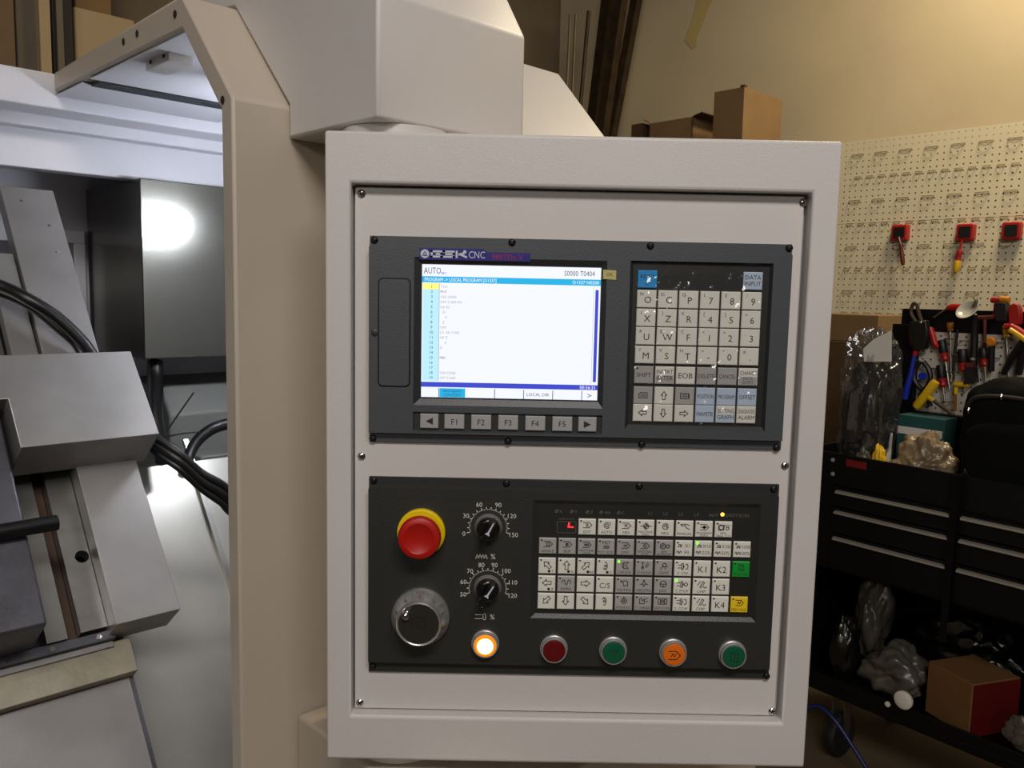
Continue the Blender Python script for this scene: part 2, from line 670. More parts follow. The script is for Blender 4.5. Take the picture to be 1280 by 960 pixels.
# inside bracket with a wire under the door flange
b = MB()
pb = hit(205, 74, U, MO.dot(U) + 0.035)
lb = pb - MO
bu, bv, bz = lb.dot(U), lb.dot(V), lb.z
b.box(M, (bu - 0.012, bv - 0.045, bz - 0.012), (bu + 0.018, bv + 0.03, bz + 0.008))
br = b.build('door_switch', 'alu', lathe, bevel=0.001)
b = MB()
b.box(M, (bu - 0.014, bv - 0.05, bz + 0.008), (bu + 0.035, bv + 0.035, bz + 0.011))
b.build('switch_plate', 'alu', lathe)
b = MB()
b.tube(smooth_path([M(bu, bv - 0.01, bz + 0.006), M(bu - 0.006, bv - 0.022, bz + 0.020), M(bu + 0.004, bv - 0.034, bz + 0.045)]), 0.004, 8)
b.build('switch_wire', 'print_pale', lathe)
for dv in (-0.03, 0.012):
    b = MB()
    b.lathe(M(bu - 0.0122, bv + dv, bz - 0.003), -U, [(0, 0), (0.0035, 0), (0.0035, 0.0006), (0, 0.0006)], 10)
    b.build('switch_screw', 'slot_dark', br)

# work lamp tube under the roof, hidden behind the column from the front
wl = thing('work_lamp', M(0.335, 0.28, 1.535), 'white tube work lamp under the lathe roof behind the column', 'lamp')
b = MB()
b.cyl(M(0.22, 0.28, 1.55), M(0.335, 0.28, 1.55), 0.013, n=20)
b.build('lamp_tube', 'tube_glow', wl)
for u_ in (0.205, 0.335):
    b = MB()
    b.cyl(M(u_, 0.28, 1.55), M(u_ + 0.015, 0.28, 1.55), 0.017, n=20)
    b.box(M, (u_ + 0.004, 0.274, 1.566), (u_ + 0.010, 0.286, 1.742 if u_ > 0.263 else 1.706))
    b.build('lamp_holder', 'alu', wl)

# ================================================================== carriage on the slanted bed
car = thing('lathe_carriage', M(-0.06, 0.25, 0.62), 'steel lathe carriage with slanted way covers and cable cover box', 'carriage')
b = MB()
b.box(S, (-0.40, 0.60, 0.30), (-0.03, 1.60, 0.372))
b.build('saddle', 'steel_dark', car)
# upper way covers
b = MB()
b.box(S, (-0.069, 1.20, 0.44), (0.005, 1.627, 0.466))
pl = b.build('upper_way_cover', 'steel_dull', car, bevel=0.001)
for px, py in ((27, 251), (62, 282), (72, 315)):
    p = hit(px, py, SN, MO.dot(SN) + 0.466)
    b = MB()
    b.lathe(p, SN, [(0.0028, 0), (0.0028, 0.0008), (0, 0.0016)], 10)
    b.build('cover_screw', 'chrome', pl)
b = MB()
b.box(S, (-0.105, 1.20, 0.44), (-0.072, 1.50, 0.460))
b.build('side_way_cover', 'steel_dull', car, bevel=0.001)
b = MB()
b.box(S, (-0.32, 1.20, 0.42), (-0.108, 1.62, 0.440))
b.build('rear_way_plate', 'steel', car, bevel=0.001)
# cable cover box
b = MB()
b.prism([S(u, s, 0.440) for u, s in ((-0.30, 1.284), (0.028, 1.284), (0.033, 1.147), (-0.135, 1.147), (-0.136, 1.218), (-0.30, 1.218))], SN * 0.076)
b.build('cable_cover_box', 'steel_dull', car, bevel=0.001)
# lower cover, middle plate with the round hole, screw slot
b = MB()
b.prism([S(u, s, 0.385) for u, s in ((-0.058, 0.922), (0.023, 0.922), (0.019, 1.30), (-0.057, 1.30))], SN * 0.061)
b.build('lower_way_cover', 'steel_dull', car, bevel=0.001)
b = MB()
# plate with a hole: ring of quads round the hole
hc_u, hc_s, hr = -0.068, 1.031, 0.0085
n = 24
rect = (-0.090, 0.932, -0.0585, 1.25)


def on_rect(t):
    dx, dy = math.cos(t), math.sin(t)
    ks = []
    if dx > 1e-9:
        ks.append((rect[2] - hc_u) / dx)
    if dx < -1e-9:
        ks.append((rect[0] - hc_u) / dx)
    if dy > 1e-9:
        ks.append((rect[3] - hc_s) / dy)
    if dy < -1e-9:
        ks.append((rect[1] - hc_s) / dy)
    k = min(ks)
    return hc_u + dx * k, hc_s + dy * k


angs = sorted([2 * math.pi * i / n for i in range(n)] + [math.atan2(y - hc_s, x - hc_u) % (2 * math.pi) for x in (rect[0], rect[2]) for y in (rect[1], rect[3])])
k = len(angs)
vs = []
for nn in (0.416, 0.396):
    vs += [S(*on_rect(t), nn) for t in angs]
    vs += [S(hc_u + hr * math.cos(t), hc_s + hr * math.sin(t), nn) for t in angs]
fs = []
for i in range(k):
    j = (i + 1) % k
    fs += [(i, j, k + j, k + i), (2 * k + i, 3 * k + i, 3 * k + j, 2 * k + j), (i, 2 * k + i, 2 * k + j, j), (k + i, k + j, 3 * k + j, 3 * k + i)]
b.add(vs, fs)
b.build('middle_plate', 'steel', car)
b = MB()
b.box(S, (-0.104, 0.930, 0.375), (-0.0905, 1.25, 0.396))
b.build('screw_slot', 'slot_brown', car)  # brown strip along the floor of the slot
b = MB()
b.box(S, (-0.128, 0.930, 0.375), (-0.1045, 1.25, 0.412))
b.build('edge_plate', 'steel', car)
# bottom rail with screws and the stained stepped aprons
b = MB()
b.box(S, (-0.40, 0.917, 0.372), (-0.05, 0.9295, 0.408))
rail = b.build('bottom_rail', 'steel_dark', car, bevel=0.001)
for px, py in ((9, 827), (65, 813), (124, 797), (142, 800)):
    p = hit(px, py, SN, MO.dot(SN) + 0.408)
    q = p - MO
    b = MB()
    b.lathe(S(q.dot(U), 0.923, 0.408), SN, [(0.0032, 0), (0.0032, 0.002), (0.0016, 0.002), (0.0016, 0.0012), (0, 0.0012)], 12)
    b.build('rail_screw', 'chrome', rail)
b = MB()
b.box(S, (-0.40, 0.872, 0.345), (-0.030, 0.9165, 0.396))
b.build('stained_apron', 'steel_stained', car, bevel=0.001)
b = MB()
b.box(S, (-0.40, 0.909, 0.3962), (-0.052, 0.9168, 0.400))
b.build('apron_strip', 'steel_dull', car, bevel=0.0006)
b = MB()
b.box(S, (-0.40, 0.60, 0.345), (-0.036, 0.8715, 0.376))
b.build('lower_apron', 'steel_dull', car, bevel=0.001)
# tool block at the left with a black rod
b = MB()
b.box(S, (-0.45, 0.928, 0.414), (-0.1435, 1.25, 0.496))
b.build('tool_block', 'steel_dark', car, bevel=0.003)
b = MB()
pr = hit(72, 653, SN, MO.dot(SN) + 0.508) - MO
ru, rs_ = pr.dot(U), pr.dot(SL)
b.cyl(S(ru - 0.35, rs_ - 0.004, 0.508), S(ru, rs_, 0.508), 0.0095, n=16)
b.build('black_rod', 'hose', car, bevel=0.001)

# ------------------------------------------------------------------ hoses and cables
def hose(name, pts, r, label, cat='hose', group=None, mt='hose'):
    b = MB()
    b.tube(smooth_path(pts), r, 10)
    o = b.build(name, mt)
    return tag(o, label, cat, group)


def hv(px, py, v):
    return hit(px, py, V, MO.dot(V) + v)


def hn(px, py, n):
    return hit(px, py, SN, MO.dot(SN) + n)


hose('coolant_hose', [hn(-330, 300, 0.475), hn(-150, 322, 0.480), hn(-60, 338, 0.488), hn(0, 357, 0.500), hn(35, 374, 0.510), hn(70, 396, 0.505), hn(100, 424, 0.495), hn(116, 445, 0.485)], 0.0085, 'upper of two black hoses crossing the steel way cover', 'hose', 'hoses over the way cover')
hose('coolant_hose', [hn(-330, 318, 0.462), hn(-150, 338, 0.466), hn(-60, 350, 0.472), hn(0, 366, 0.482), hn(40, 384, 0.490), hn(75, 412, 0.488), hn(95, 430, 0.482), hn(104, 446, 0.478)], 0.0065, 'lower thinner black hose crossing the steel way cover', 'hose', 'hoses over the way cover')
hose('vertical_hose', [hv(194, 453, 0.655), hv(194, 480, 0.63), hv(193, 515, 0.56), hv(196, 545, 0.48), hv(205, 575, 0.44)], 0.0135, 'thick black hose hanging below the steel spindle cover')
hose('looped_hose', [hv(420, 545, 0.50), hv(340, 533, 0.50), hv(300, 529, 0.50), hv(280, 531, 0.50), hv(262, 538, 0.50), hv(246, 552, 0.50), hv(236, 570, 0.49), hv(232, 590, 0.47)], 0.0095, 'black looped hose beside the column near the chip sheet')
for k_, (dy, r, nm) in enumerate(((0, 0.0060, 'topmost'), (9, 0.0070, 'middle'), (19, 0.0055, 'lowest'))):
    hose('power_cable', [hv(188 + 0.2 * dy, 543 + dy, 0.36), hv(203, 552 + dy, 0.34), hv(225, 567 + dy, 0.32), hv(250, 590 + dy, 0.31), hv(275, 604 + dy * 1.2, 0.30), hv(305, 622 + dy * 1.3, 0.30), hv(420, 640 + dy * 1.3, 0.27), hv(520, 600 + dy * 1.3, 0.20)], r, nm + ' black cable of the bundle leaving the cover box', 'cable', 'bundled cables by the cover box')
b = MB()
b.tube([hv(207, 541, 0.36), hv(225, 515, 0.36), hv(242, 491, 0.37)], 0.0014, 6)
tag(b.build('cable_tie', 'hose'), 'thin black cable tie tail pointing upward', 'cable tie')
b = MB()
b.tube([hv(205, 546, 0.36), hv(228, 542, 0.38), hv(250, 540, 0.44)], 0.0012, 6)
tag(b.build('cable_tie', 'hose'), 'thin black cable tie lying towards the looped hose', 'cable tie')

# ================================================================== control pendant
PB = Vector((0, 0, 0.943))
PW, PH, PD = 0.490, 0.628, 0.14
pen = thing('control_pendant', Vector((PW / 2, PD / 2, PB.z)), 'off-white machine control pendant with lit screen, keypads and knobs', 'control panel')


def pp(px, py, y=0.0):
    p = hity(px, py, y)
    return p.x, p.z


def PF(y):
    return lambda x, z, n=0.0: Vector((x, y - n, z))


def quad_rect(pts, y):
    """four image corners -> upright rectangle on the plane y"""
    q = [pp(a, c, y) for a, c in pts]
    return ((q[0][0] + q[3][0]) / 2, (q[2][1] + q[3][1]) / 2, (q[1][0] + q[2][0]) / 2, (q[0][1] + q[1][1]) / 2)


def rbox(mb, r, y0, y1, mi=0):
    """rect (x0,z0,x1,z1) from y0 (front) to y1 (back)"""
    mb.box(lambda x, z, y: Vector((x, y, z)), (r[0], r[1], y0), (r[2], r[3], y1), mi)


def rframe(mb, R, r, y0, y1, mi=0):
    """rectangular ring between outer R and inner r, from y0 to y1"""
    o = [(R[0], R[1]), (R[2], R[1]), (R[2], R[3]), (R[0], R[3])]
    i = [(r[0], r[1]), (r[2], r[1]), (r[2], r[3]), (r[0], r[3])]
    vs = [Vector((x, y0, z)) for x, z in o + i] + [Vector((x, y1, z)) for x, z in o + i]
    fs = []
    for k in range(4):
        j = (k + 1) % 4
        fs += [(k, j, 4 + j, 4 + k), (8 + k, 12 + k, 12 + j, 8 + j), (k, 8 + k, 8 + j, j), (4 + k, 4 + j, 12 + j, 12 + k)]
    mb.add(vs, fs, mi)


def rrect(x0, z0, x1, z1, r, k=5):
    out = []
    for cx, cz, a in ((x1 - r, z0 + r, -90), (x1 - r, z1 - r, 0), (x0 + r, z1 - r, 90), (x0 + r, z0 + r, 180)):
        for i in range(k + 1):
            t = math.radians(a + 90 * i / k)
            out.append((cx + r * math.cos(t), cz + r * math.sin(t)))
    return out


HX = (0, PB.z, PW, PB.z + PH)
IN = quad_rect(((440, 230), (1017, 240), (977, 905), (437, 893)), 0.0)
YP = 0.013            # face plate plane
b = MB()
rframe(b, HX, IN, 0.0, 0.022)
hsg = b.build('housing_frame', 'paint', pen, bevel=0.0028, seg=3)
b = MB()
rbox(b, (0.001, PB.z + 0.001, PW - 0.001, PB.z + PH - 0.001), 0.022, PD)
b.build('housing', 'paint', pen, bevel=0.004)
FPR = (IN[0] + 0.0016, IN[1] + 0.0012, IN[2] - 0.0035, IN[3] - 0.0016)
b = MB()
rbox(b, FPR, YP, YP + 0.003)
plate = b.build('face_plate', 'paint_smooth', pen, bevel=0.0004, seg=1)
# swivel discs between arm and pendant, and the foot below
b = MB()
b.lathe(Vector((0.057, 0.075, PB.z + PH)), Z, [(0, 0), (0.055, 0), (0.055, 0.0115), (0, 0.0115)], 48)
b.build('swivel_disc', 'paint_smooth', pen)
b = MB()
b.lathe(Vector((0.066, 0.075, PB.z)), -Z, [(0, 0), (0.052, 0), (0.052, 0.0175), (0, 0.0175)], 48)
b.build('swivel_foot', 'paint_smooth', pen)


def screw(px, py, y, r, parent, m1, name='screw'):
    x, z = pp(px, py, y)
    f = PF(y)
    b = MB()
    b.lathe(f(x, z), Vector((0, -1, 0)), [(r, 0), (r, 0.0008), (r * 0.8, 0.0018), (r * 0.35, 0.0023), (0, 0.0024)], 16)
    t = random.uniform(0, 1.5)
    for a in (t, t + math.pi / 2):
        c, s = math.cos(a) * r * 0.55, math.sin(a) * r * 0.55
        stroke(b, [(x - c, z - s), (x + c, z + s)], r * 0.22, f, 1, n=0.0026)
    return b.build(name, [m1, 'slot_dark'], parent)


for px, py in ((452, 242), (1004, 253), (452, 570), (981, 582), (450, 878), (965, 889)):
    screw(px, py, YP, 0.0040, plate, 'chrome', 'plate_screw')

# ------------------------------------------------------------------ icons drawn with strokes, unit box about -0.5..0.5
def arc(cx, cy, r, a0, a1, k=10, ry=None):
    ry = ry or r
    return [(cx + r * math.cos(math.radians(a0 + (a1 - a0) * i / k)), cy + ry * math.sin(math.radians(a0 + (a1 - a0) * i / k))) for i in range(k + 1)]


def rot(pl, a):
    c, s = math.cos(math.radians(a)), math.sin(math.radians(a))
    return [(x * c - y * s, x * s + y * c) for x, y in pl]


ARROW = [(-0.42, -0.14), (0.05, -0.14), (0.05, -0.30), (0.42, 0), (0.05, 0.30), (0.05, 0.14), (-0.42, 0.14), (-0.42, -0.14)]
TAGF = [(-0.4, -0.26), (0.15, -0.26), (0.4, 0), (0.15, 0.26), (-0.4, 0.26)]
ICON = {
    'right': [ARROW], 'left': [rot(ARROW, 180)], 'up': [rot(ARROW, 90)], 'down': [rot(ARROW, -90)],
    'ul': [rot(ARROW, 135)], 'ur': [rot(ARROW, 45)], 'dl': [rot(ARROW, 225)], 'dr': [rot(ARROW, -45)],
    'page_a': [[(-0.4, -0.25), (-0.4, 0.1), (-0.25, 0.25), (0.4, 0.25), (0.4, -0.25), (-0.4, -0.25)], [(-0.22, 0.08), (0.25, 0.08)], [(-0.22, -0.08), (0.25, -0.08)]],
    'page_b': [[(-0.4, -0.25), (-0.4, 0.25), (0.35, 0.25), (0.35, -0.1), (0.2, -0.25), (-0.4, -0.25)], [(-0.25, 0.1), (0.2, 0.1)], [(-0.25, -0.06), (0.2, -0.06)], [(0.42, 0.15), (0.42, -0.3)]],
    'edit': [TAGF, [(-0.2, 0.12), (0.05, 0.1), (-0.12, -0.12), (0.1, -0.12)]],
    'auto': [arc(0, 0, 0.28, 60, 330), arc(0, 0, 0.14, 0, 360, 8), [(0.28, 0.28), (0.28, 0.05)]],
    'mdi': [TAGF, [(-0.25, 0.1), (0.1, 0.1)], [(-0.15, -0.12), (-0.05, 0.1), (0.1, -0.12)]],
    'zero': [[(-0.5, 0), (0.5, 0)], [(0, 0.36), (0, -0.36)], arc(0, 0, 0.24, 0, 360, 12), arc(0, 0, 0.14, 0, 90, 4), arc(0, 0, 0.14, 180, 270, 4)],
    'wheel': [arc(0, 0, 0.28, 30, 330), arc(0, 0, 0.15, -60, 200, 8), [(0.28, -0.05), (0.05, -0.02)]],
    'hand': [[(-0.4, 0.25), (0.1, 0.25), (0.4, 0.15)], [(-0.35, 0.1), (0.0, 0.12), (0.15, -0.1), (0.42, -0.22)], [(-0.4, 0.25), (-0.35, 0.1)]],
    'pzero': [TAGF, arc(-0.02, 0, 0.12, 0, 360, 8), [(-0.35, 0), (0.2, 0)], arc(-0.02, 0, 0.06, 0, 360, 6)],
    'trial': [arc(-0.25, 0, 0.2, 0, 360, 10), [(-0.5, -0.25), (-0.5, 0.25), (0, 0.25), (0, -0.25), (-0.5, -0.25)], [(0.05, 0.18), (0.5, 0.18)], [(0.2, -0.18), (0.45, -0.18), (0.45, 0.02), (0.2, 0.02), (0.2, -0.18)]],
    'single': [TAGF, [(-0.15, -0.12), (-0.15, 0.12), (0.12, 0.12), (0.12, -0.12), (-0.15, -0.12)]],
    'skip': [TAGF, arc(-0.05, 0, 0.12, 0, 360, 8), [(-0.14, -0.1), (0.05, 0.1)]],
    'lock': [TAGF, arc(-0.15, 0, 0.09, 0, 360, 8), arc(0.08, 0, 0.09, 0, 360, 8)],
    'chain': [arc(-0.13, 0, 0.12, 0, 360, 8), arc(0.13, 0, 0.12, 0, 360, 8)],
    'dry': [TAGF, [(-0.25, 0.05), (-0.15, -0.1), (-0.05, 0.1), (0.05, -0.1), (0.15, 0.1)]],
    'opt': [TAGF, arc(-0.03, 0, 0.14, 0, 360, 10)],
    'ring2': [arc(-0.18, 0, 0.26, 0, 360, 12), arc(0.3, 0, 0.16, 0, 360, 10), arc(-0.18, 0, 0.12, 0, 270, 6)],
    'pulse': [[(-0.35, -0.2), (-0.2, -0.2), (-0.2, 0.2), (0.05, 0.2), (0.05, -0.2), (0.25, -0.2), (0.25, 0.2)]],
    'wave': [[(-0.45, -0.05), (-0.35, 0.2), (-0.2, 0.2), (-0.1, -0.2), (0.05, -0.2), (0.15, 0.2), (0.3, 0.2), (0.42, -0.1)]],
    'rotc': [arc(0.0, 0, 0.18, -120, 110, 10, 0.36), arc(0, 0, 0.09, 0, 360, 6), [(-0.2, -0.2), (-0.08, -0.34), (0.05, -0.2)]],
    'rotd': [arc(0.0, 0, 0.18, -110, 120, 10, 0.36), arc(0, 0, 0.09, 0, 360, 6), [(-0.2, 0.2), (-0.08, 0.34), (0.05, 0.2)]],
    'chuck': [[(0.3, 0.3), (-0.1, 0.3), (-0.25, 0.15), (-0.25, -0.15), (-0.1, -0.3), (0.3, -0.3), (0.05, 0), (0.3, 0.3)], [(-0.12, 0.2), (-0.12, -0.2)]],
    'cool': [[(-0.3, 0.3), (-0.05, 0.3)], [(-0.18, 0.3), (-0.18, -0.15)], arc(-0.18, -0.2, 0.1, 0, 360, 8), [(0.3, 0.3), (0.05, -0.1)], [(0.4, 0.2), (0.2, -0.15)]],
    'light': [arc(0.05, 0.1, 0.18, 0, 360, 10), [(-0.05, 0), (-0.25, -0.15), (-0.3, -0.35)], [(0.2, 0.0), (0.38, -0.05)], [(0.1, -0.1), (0.15, -0.3)]],
    'scw': [[(-0.48, 0.14), (-0.15, 0.14)], [(-0.48, -0.14), (-0.15, -0.14)], [(-0.15, -0.28), (-0.15, 0.28), (0.0, 0.28), (0.0, -0.28), (-0.15, -0.28)], [(0.0, 0.14), (0.1, 0), (0.0, -0.14)], arc(0.3, 0, 0.14, -120, 120, 8, 0.24)],
    'sstop': [[(-0.48, 0.14), (-0.15, 0.14)], [(-0.48, -0.14), (-0.15, -0.14)], [(-0.15, -0.28), (-0.15, 0.28), (0.0, 0.28), (0.0, -0.28), (-0.15, -0.28)], [(0.0, 0.14), (0.1, 0), (0.0, -0.14)], arc(0.32, 0, 0.16, 0, 360, 10)],
    'tail': [[(-0.4, 0.2), (0.15, 0.25), (0.3, 0.1), (0.3, -0.25), (-0.1, -0.25), (-0.1, 0.02), (-0.4, 0.2)]],
    'lub': [[(-0.35, -0.05), (-0.12, -0.05)], [(0.12, -0.05), (0.35, -0.05)], [(0, 0.36), (0.13, -0.02), (0, -0.28), (-0.13, -0.02), (0, 0.36)]],
    'jog': [arc(0, 0, 0.3, 0, 360, 14), [(-0.3, 0), (0.3, 0)], [(0, 0), (0, -0.3)]],
    'chip': [[(-0.4, -0.05), (-0.15, 0.3)], [(-0.2, -0.3), (0.1, 0.32), (0.25, 0.2), (-0.05, -0.3)], arc(0.3, -0.18, 0.12, 180, 360, 6)],
    'pump': [arc(0, 0, 0.26, 0, 360, 12), [(0, 0.42), (0, 0.1)], [(-0.12, -0.05), (0.12, -0.05), (0, 0.14), (-0.12, -0.05)]],
    'turret': [[(-0.35, -0.25), (-0.35, 0.2), (-0.15, 0.3), (-0.1, 0.0), (0.1, 0.2), (0.1, -0.25), (-0.35, -0.25)], [(0.2, 0.2), (0.35, 0.3)], [(0.22, -0.05), (0.4, 0.02)]],
    'door': [[(-0.4, -0.25), (-0.4, 0.25), (0.4, 0.25), (0.4, -0.25), (-0.4, -0.25)], arc(0, 0, 0.13, 0, 360, 8), [(-0.2, 0.25), (-0.2, -0.25)], [(0.2, 0.25), (0.2, -0.25)]],
    'start': [[(-0.05, 0.28), (-0.22, 0.28), (-0.22, -0.2), (-0.05, -0.2)], [(0.05, 0.2), (0.22, 0.2), (0.22, -0.28), (0.05, -0.28)], [(0, 0.3), (0, -0.3)]],
    'hold': [[(-0.35, -0.26), (0.12, -0.26), (0.36, 0), (0.12, 0.26), (-0.35, 0.26)], [(-0.2, -0.08), (-0.1, 0.1), (0.0, -0.08), (0.1, 0.1)]],
    'tri_l': [], 'tri_r': [],
}


def make_key(name, parent, x, z, w, h, y, km, legends, depth=0.0022, dot=None, seam=None):
    """legends: list of ('t', text, dx, dz, cap_h, max_w) or ('i', icon, dx, dz, size) in key units.
    materials: 0 key, 1 ink, 2 led or second key colour"""
    b = MB()
    f = PF(y)
    t = 0.0007
    lo = [(x - w / 2, z - h / 2), (x + w / 2, z - h / 2), (x + w / 2, z + h / 2), (x - w / 2, z + h / 2)]
    hi = [(x - w / 2 + t, z - h / 2 + t), (x + w / 2 - t, z - h / 2 + t), (x + w / 2 - t, z + h / 2 - t), (x - w / 2 + t, z + h / 2 - t)]
    vs = [f(a, c, 0) for a, c in lo] + [f(a, c, depth - 0.0005) for a, c in lo] + [f(a, c, depth) for a, c in hi]
    fs = [(8, 9, 10, 11)]
    for i in range(4):
        j = (i + 1) % 4
        fs += [(i, j, 4 + j, 4 + i), (4 + i, 4 + j, 8 + j, 8 + i)]
    b.add(vs, fs, 0)
    n = depth + 0.00012
    mats = [km, 'ink']
    if seam:                       # two-tone key: the lower band in a second colour
        mats.append(seam[0])
        flat(b, [(x - w / 2 + t, z - h / 2 + t), (x + w / 2 - t, z - h / 2 + t), (x + w / 2 - t, z - h / 2 + h * seam[1]), (x - w / 2 + t, z - h / 2 + h * seam[1])], f, 2, depth + 0.00006)
    for L in legends:
        if L[0] == 't':
            put_text(b, L[1], f, x + L[2] * w, z + L[3] * h, L[4] * h, 1, w=L[5] * w, n=n)
        elif L[0] == 'i':
            for pl in ICON[L[1]]:
                stroke(b, [(x + L[2] * w + px * L[4] * w, z + L[3] * h + pz * L[4] * w) for px, pz in pl], 0.00075, f, 1, n)
        elif L[0] == 'p':          # filled polygon
            flat(b, [(x + L[1] * w + px * w, z + L[2] * h + pz * w) for px, pz in L[3]], f, 1, n)
    if dot == 'ink':
        disc(b, x - 0.36 * w, z + 0.37 * h, 0.001, f, 1, n, 10)
    elif dot == 'led':
        mats.append('led_green')
        disc(b, x - 0.36 * w, z + 0.37 * h, 0.0014, f, len(mats) - 1, n + 0.0001, 12)
    return b.build(name, mats, parent, smooth=20)


# ------------------------------------------------------------------ display unit (upper)
YF, YB = 0.0100, 0.0030
FL = quad_rect(((463, 295), (992.5, 305), (974.5, 562.5), (461, 552.5)), YF)
BO = quad_rect(((461.5, 308), (992, 318), (977, 551), (460.5, 541)), YB)
dsp_b = MB()
rbox(dsp_b, FL, YF, YP)
dsp = dsp_b.build('display_unit', 'bezel', pen, bevel=0.0005, seg=1)
SCR = quad_rect(((525.5, 328.5), (753.5, 333.5), (747.5, 502), (525.5, 498.5)), YB + 0.003)
SCO = quad_rect(((517.5, 321), (759, 326), (753.5, 511), (516.5, 506)), YB)
MDI = quad_rect(((792, 328), (964, 333), (950, 535), (785, 529)), YB + 0.004)
MDO = quad_rect(((789, 325), (968, 330), (955, 541), (780, 536)), YB)
FKO = quad_rect(((515, 514.5), (758, 519.5), (756, 543.5), (513, 539.5)), YB)
# raised body, built as bars round the openings
b = MB()
x0, z0, x1, z1 = BO
xa, xb_, xc, xd = SCO[0], SCO[2], MDO[0], MDO[2]
zt, zm, zf = max(SCO[3], MDO[3]), SCO[1], FKO[1]


def bar(X0, Z0, X1, Z1):
    rbox(b, (X0, Z0, X1, Z1), YB, YF)


bar(x0, z0, xa, z1)                       # left
bar(xa, SCO[3], xb_, z1)                  # over the screen
bar(xb_, z0, xc, z1)                      # between screen and keypad
bar(xc, MDO[3], xd, z1)                   # over the keypad
bar(xd, z0, x1, z1)                       # right
bar(xc, z0, xd, MDO[1])                   # below the keypad
bar(xa, FKO[3], xb_, SCO[1])              # between screen and function keys
bar(xa, z0, xb_, FKO[1])                  # below the function keys
b.build('bezel_body', 'bezel', dsp)
# sloped reveals round the openings
def reveal(mb, R, r, y0, y1, mi=0):
    o = [(R[0], R[1]), (R[2], R[1]), (R[2], R[3]), (R[0], R[3])]
    i = [(r[0], r[1]), (r[2], r[1]), (r[2], r[3]), (r[0], r[3])]
    vs = [Vector((x, y0, z)) for x, z in o] + [Vector((x, y1, z)) for x, z in i]
    mb.add(vs, [(k, (k + 1) % 4, 4 + (k + 1) % 4, 4 + k) for k in range(4)], mi)


b = MB()
reveal(b, SCO, SCR, YB, YB + 0.003)
b.build('screen_reveal', 'bezel_dark', dsp, smooth=10)
b = MB()
reveal(b, MDO, MDI, YB, YB + 0.004)
b.build('keypad_reveal', 'bezel_dark', dsp, smooth=10)
FKI = (FKO[0] + 0.003, FKO[1] + 0.002, FKO[2] - 0.003, FKO[3] - 0.002)
b = MB()
reveal(b, FKO, FKI, YB, YB + 0.002)
rbox(b, FKI, YB + 0.002, YF)
b.build('function_key_recess', 'bezel_dark', dsp, smooth=10)
for px, py in ((468, 300), (640, 303), (813, 307), (986.5, 310), (466, 548), (635, 551.5), (802, 555.5), (970.5, 559.5)):
    screw(px, py, YF, 0.0036, dsp, 'screw_black')
# memory-card door
D0 = quad_rect(((472.5, 347), (514, 347.5), (512.5, 484), (472, 483.5)), YB)
b = MB()
b.prism([Vector((x, YB - 0.0002, z)) for x, z in rrect(*D0, 0.005)], Vector((0, 0.0002, 0)))
b.build('door_gap', 'screw_black', dsp)
b = MB()
g = 0.0012
b.prism([Vector((x, YB - 0.0012, z)) for x, z in rrect(D0[0] + g, D0[1] + g, D0[2] - g, D0[3] - g, 0.004)], Vector((0, 0.001, 0)))
b.build('card_door', 'bezel', dsp, bevel=0.0004, seg=1)
b = MB()
x, z = pp(467, 416, YB)
b.lathe(Vector((x + 0.001, YB - 0.0003, z)), Vector((0, -1, 0)), [(0.0035, 0), (0.0028, 0.0004), (0, 0.0001)], 16)
b.build('door_catch', 'bezel_dark', dsp)
# brand strip
f = PF(YB)
b = MB()
lx0, lz1 = pp(524.5, 309.5, YB)
lx1, _ = pp(604, 311, YB)
lx2, lzr = pp(663, 315.5, YB)
_, lz0 = pp(560, 325, YB)
lz1 = pp(560, 310.5, YB)[1]
lzr = lz1 - 0.003
b.prism([f(a, c, 0.0006) for a, c in ((lx0, lz0), (lx2, lz0), (lx2, lzr), (lx1 + 0.004, lzr), (lx1, lz1), (lx0, lz1))], Vector((0, 0.0006, 0)), 0)
zc = (lz0 + lz1) / 2
hh = lz1 - lz0
disc(b, lx0 + 0.0052, zc, 0.0042, f, 1, 0.00075, 20)
flat(b, [(lx0 + 0.0052, zc + 0.0030), (lx0 + 0.0024, zc - 0.0020), (lx0 + 0.0080, zc - 0.0020)], f, 0, 0.0009)
disc(b, lx0 + 0.0052, zc - 0.0002, 0.0009, f, 1, 0.001, 8)
for k_ in range(3):
    t = math.radians(90 + 120 * k_)
    stroke(b, [(lx0 + 0.0052, zc - 0.0002), (lx0 + 0.0052 + 0.002 * math.cos(t), zc - 0.0002 + 0.002 * math.sin(t))], 0.0005, f, 1, 0.00102)
# wide block letters G S K
gx, gw, gh, th = lx0 + 0.0118, 0.0090, hh * 0.62, 0.0019
a, t_, m_ = zc - gh / 2 + th / 2, zc + gh / 2 - th / 2, zc
stroke(b, [(gx + gw, t_), (gx, t_), (gx, a), (gx + gw, a), (gx + gw, m_), (gx + gw * 0.55, m_)], th, f, 1, 0.00075)
gx += gw + 0.0030
stroke(b, [(gx + gw, t_), (gx, t_), (gx, m_), (gx + gw, m_), (gx + gw, a), (gx, a)], th, f, 1, 0.00078)
gx += gw + 0.0030
stroke(b, [(gx, a), (gx, t_)], th, f, 1, 0.00075)
stroke(b, [(gx + gw * 0.3, m_), (gx + gw * 0.7, m_ + 0.001)], th, f, 1, 0.00077)
stroke(b, [(gx + gw * 0.4, m_), (gx + gw, a)], th, f, 1, 0.00079)
disc(b, gx + gw * 0.85, t_, 0.0017, f, 1, 0.00081, 12)
put_text(b, 'CNC', f, (gx + gw + lx1) / 2 + 0.0022, zc, gh * 0.98, 1, w=0.0155, n=0.00075)
put_text(b, '980TDc-V', f, lx1 + 0.0235, (lz0 + lzr) / 2, 0.0052, 2, w=0.030, n=0.00075)
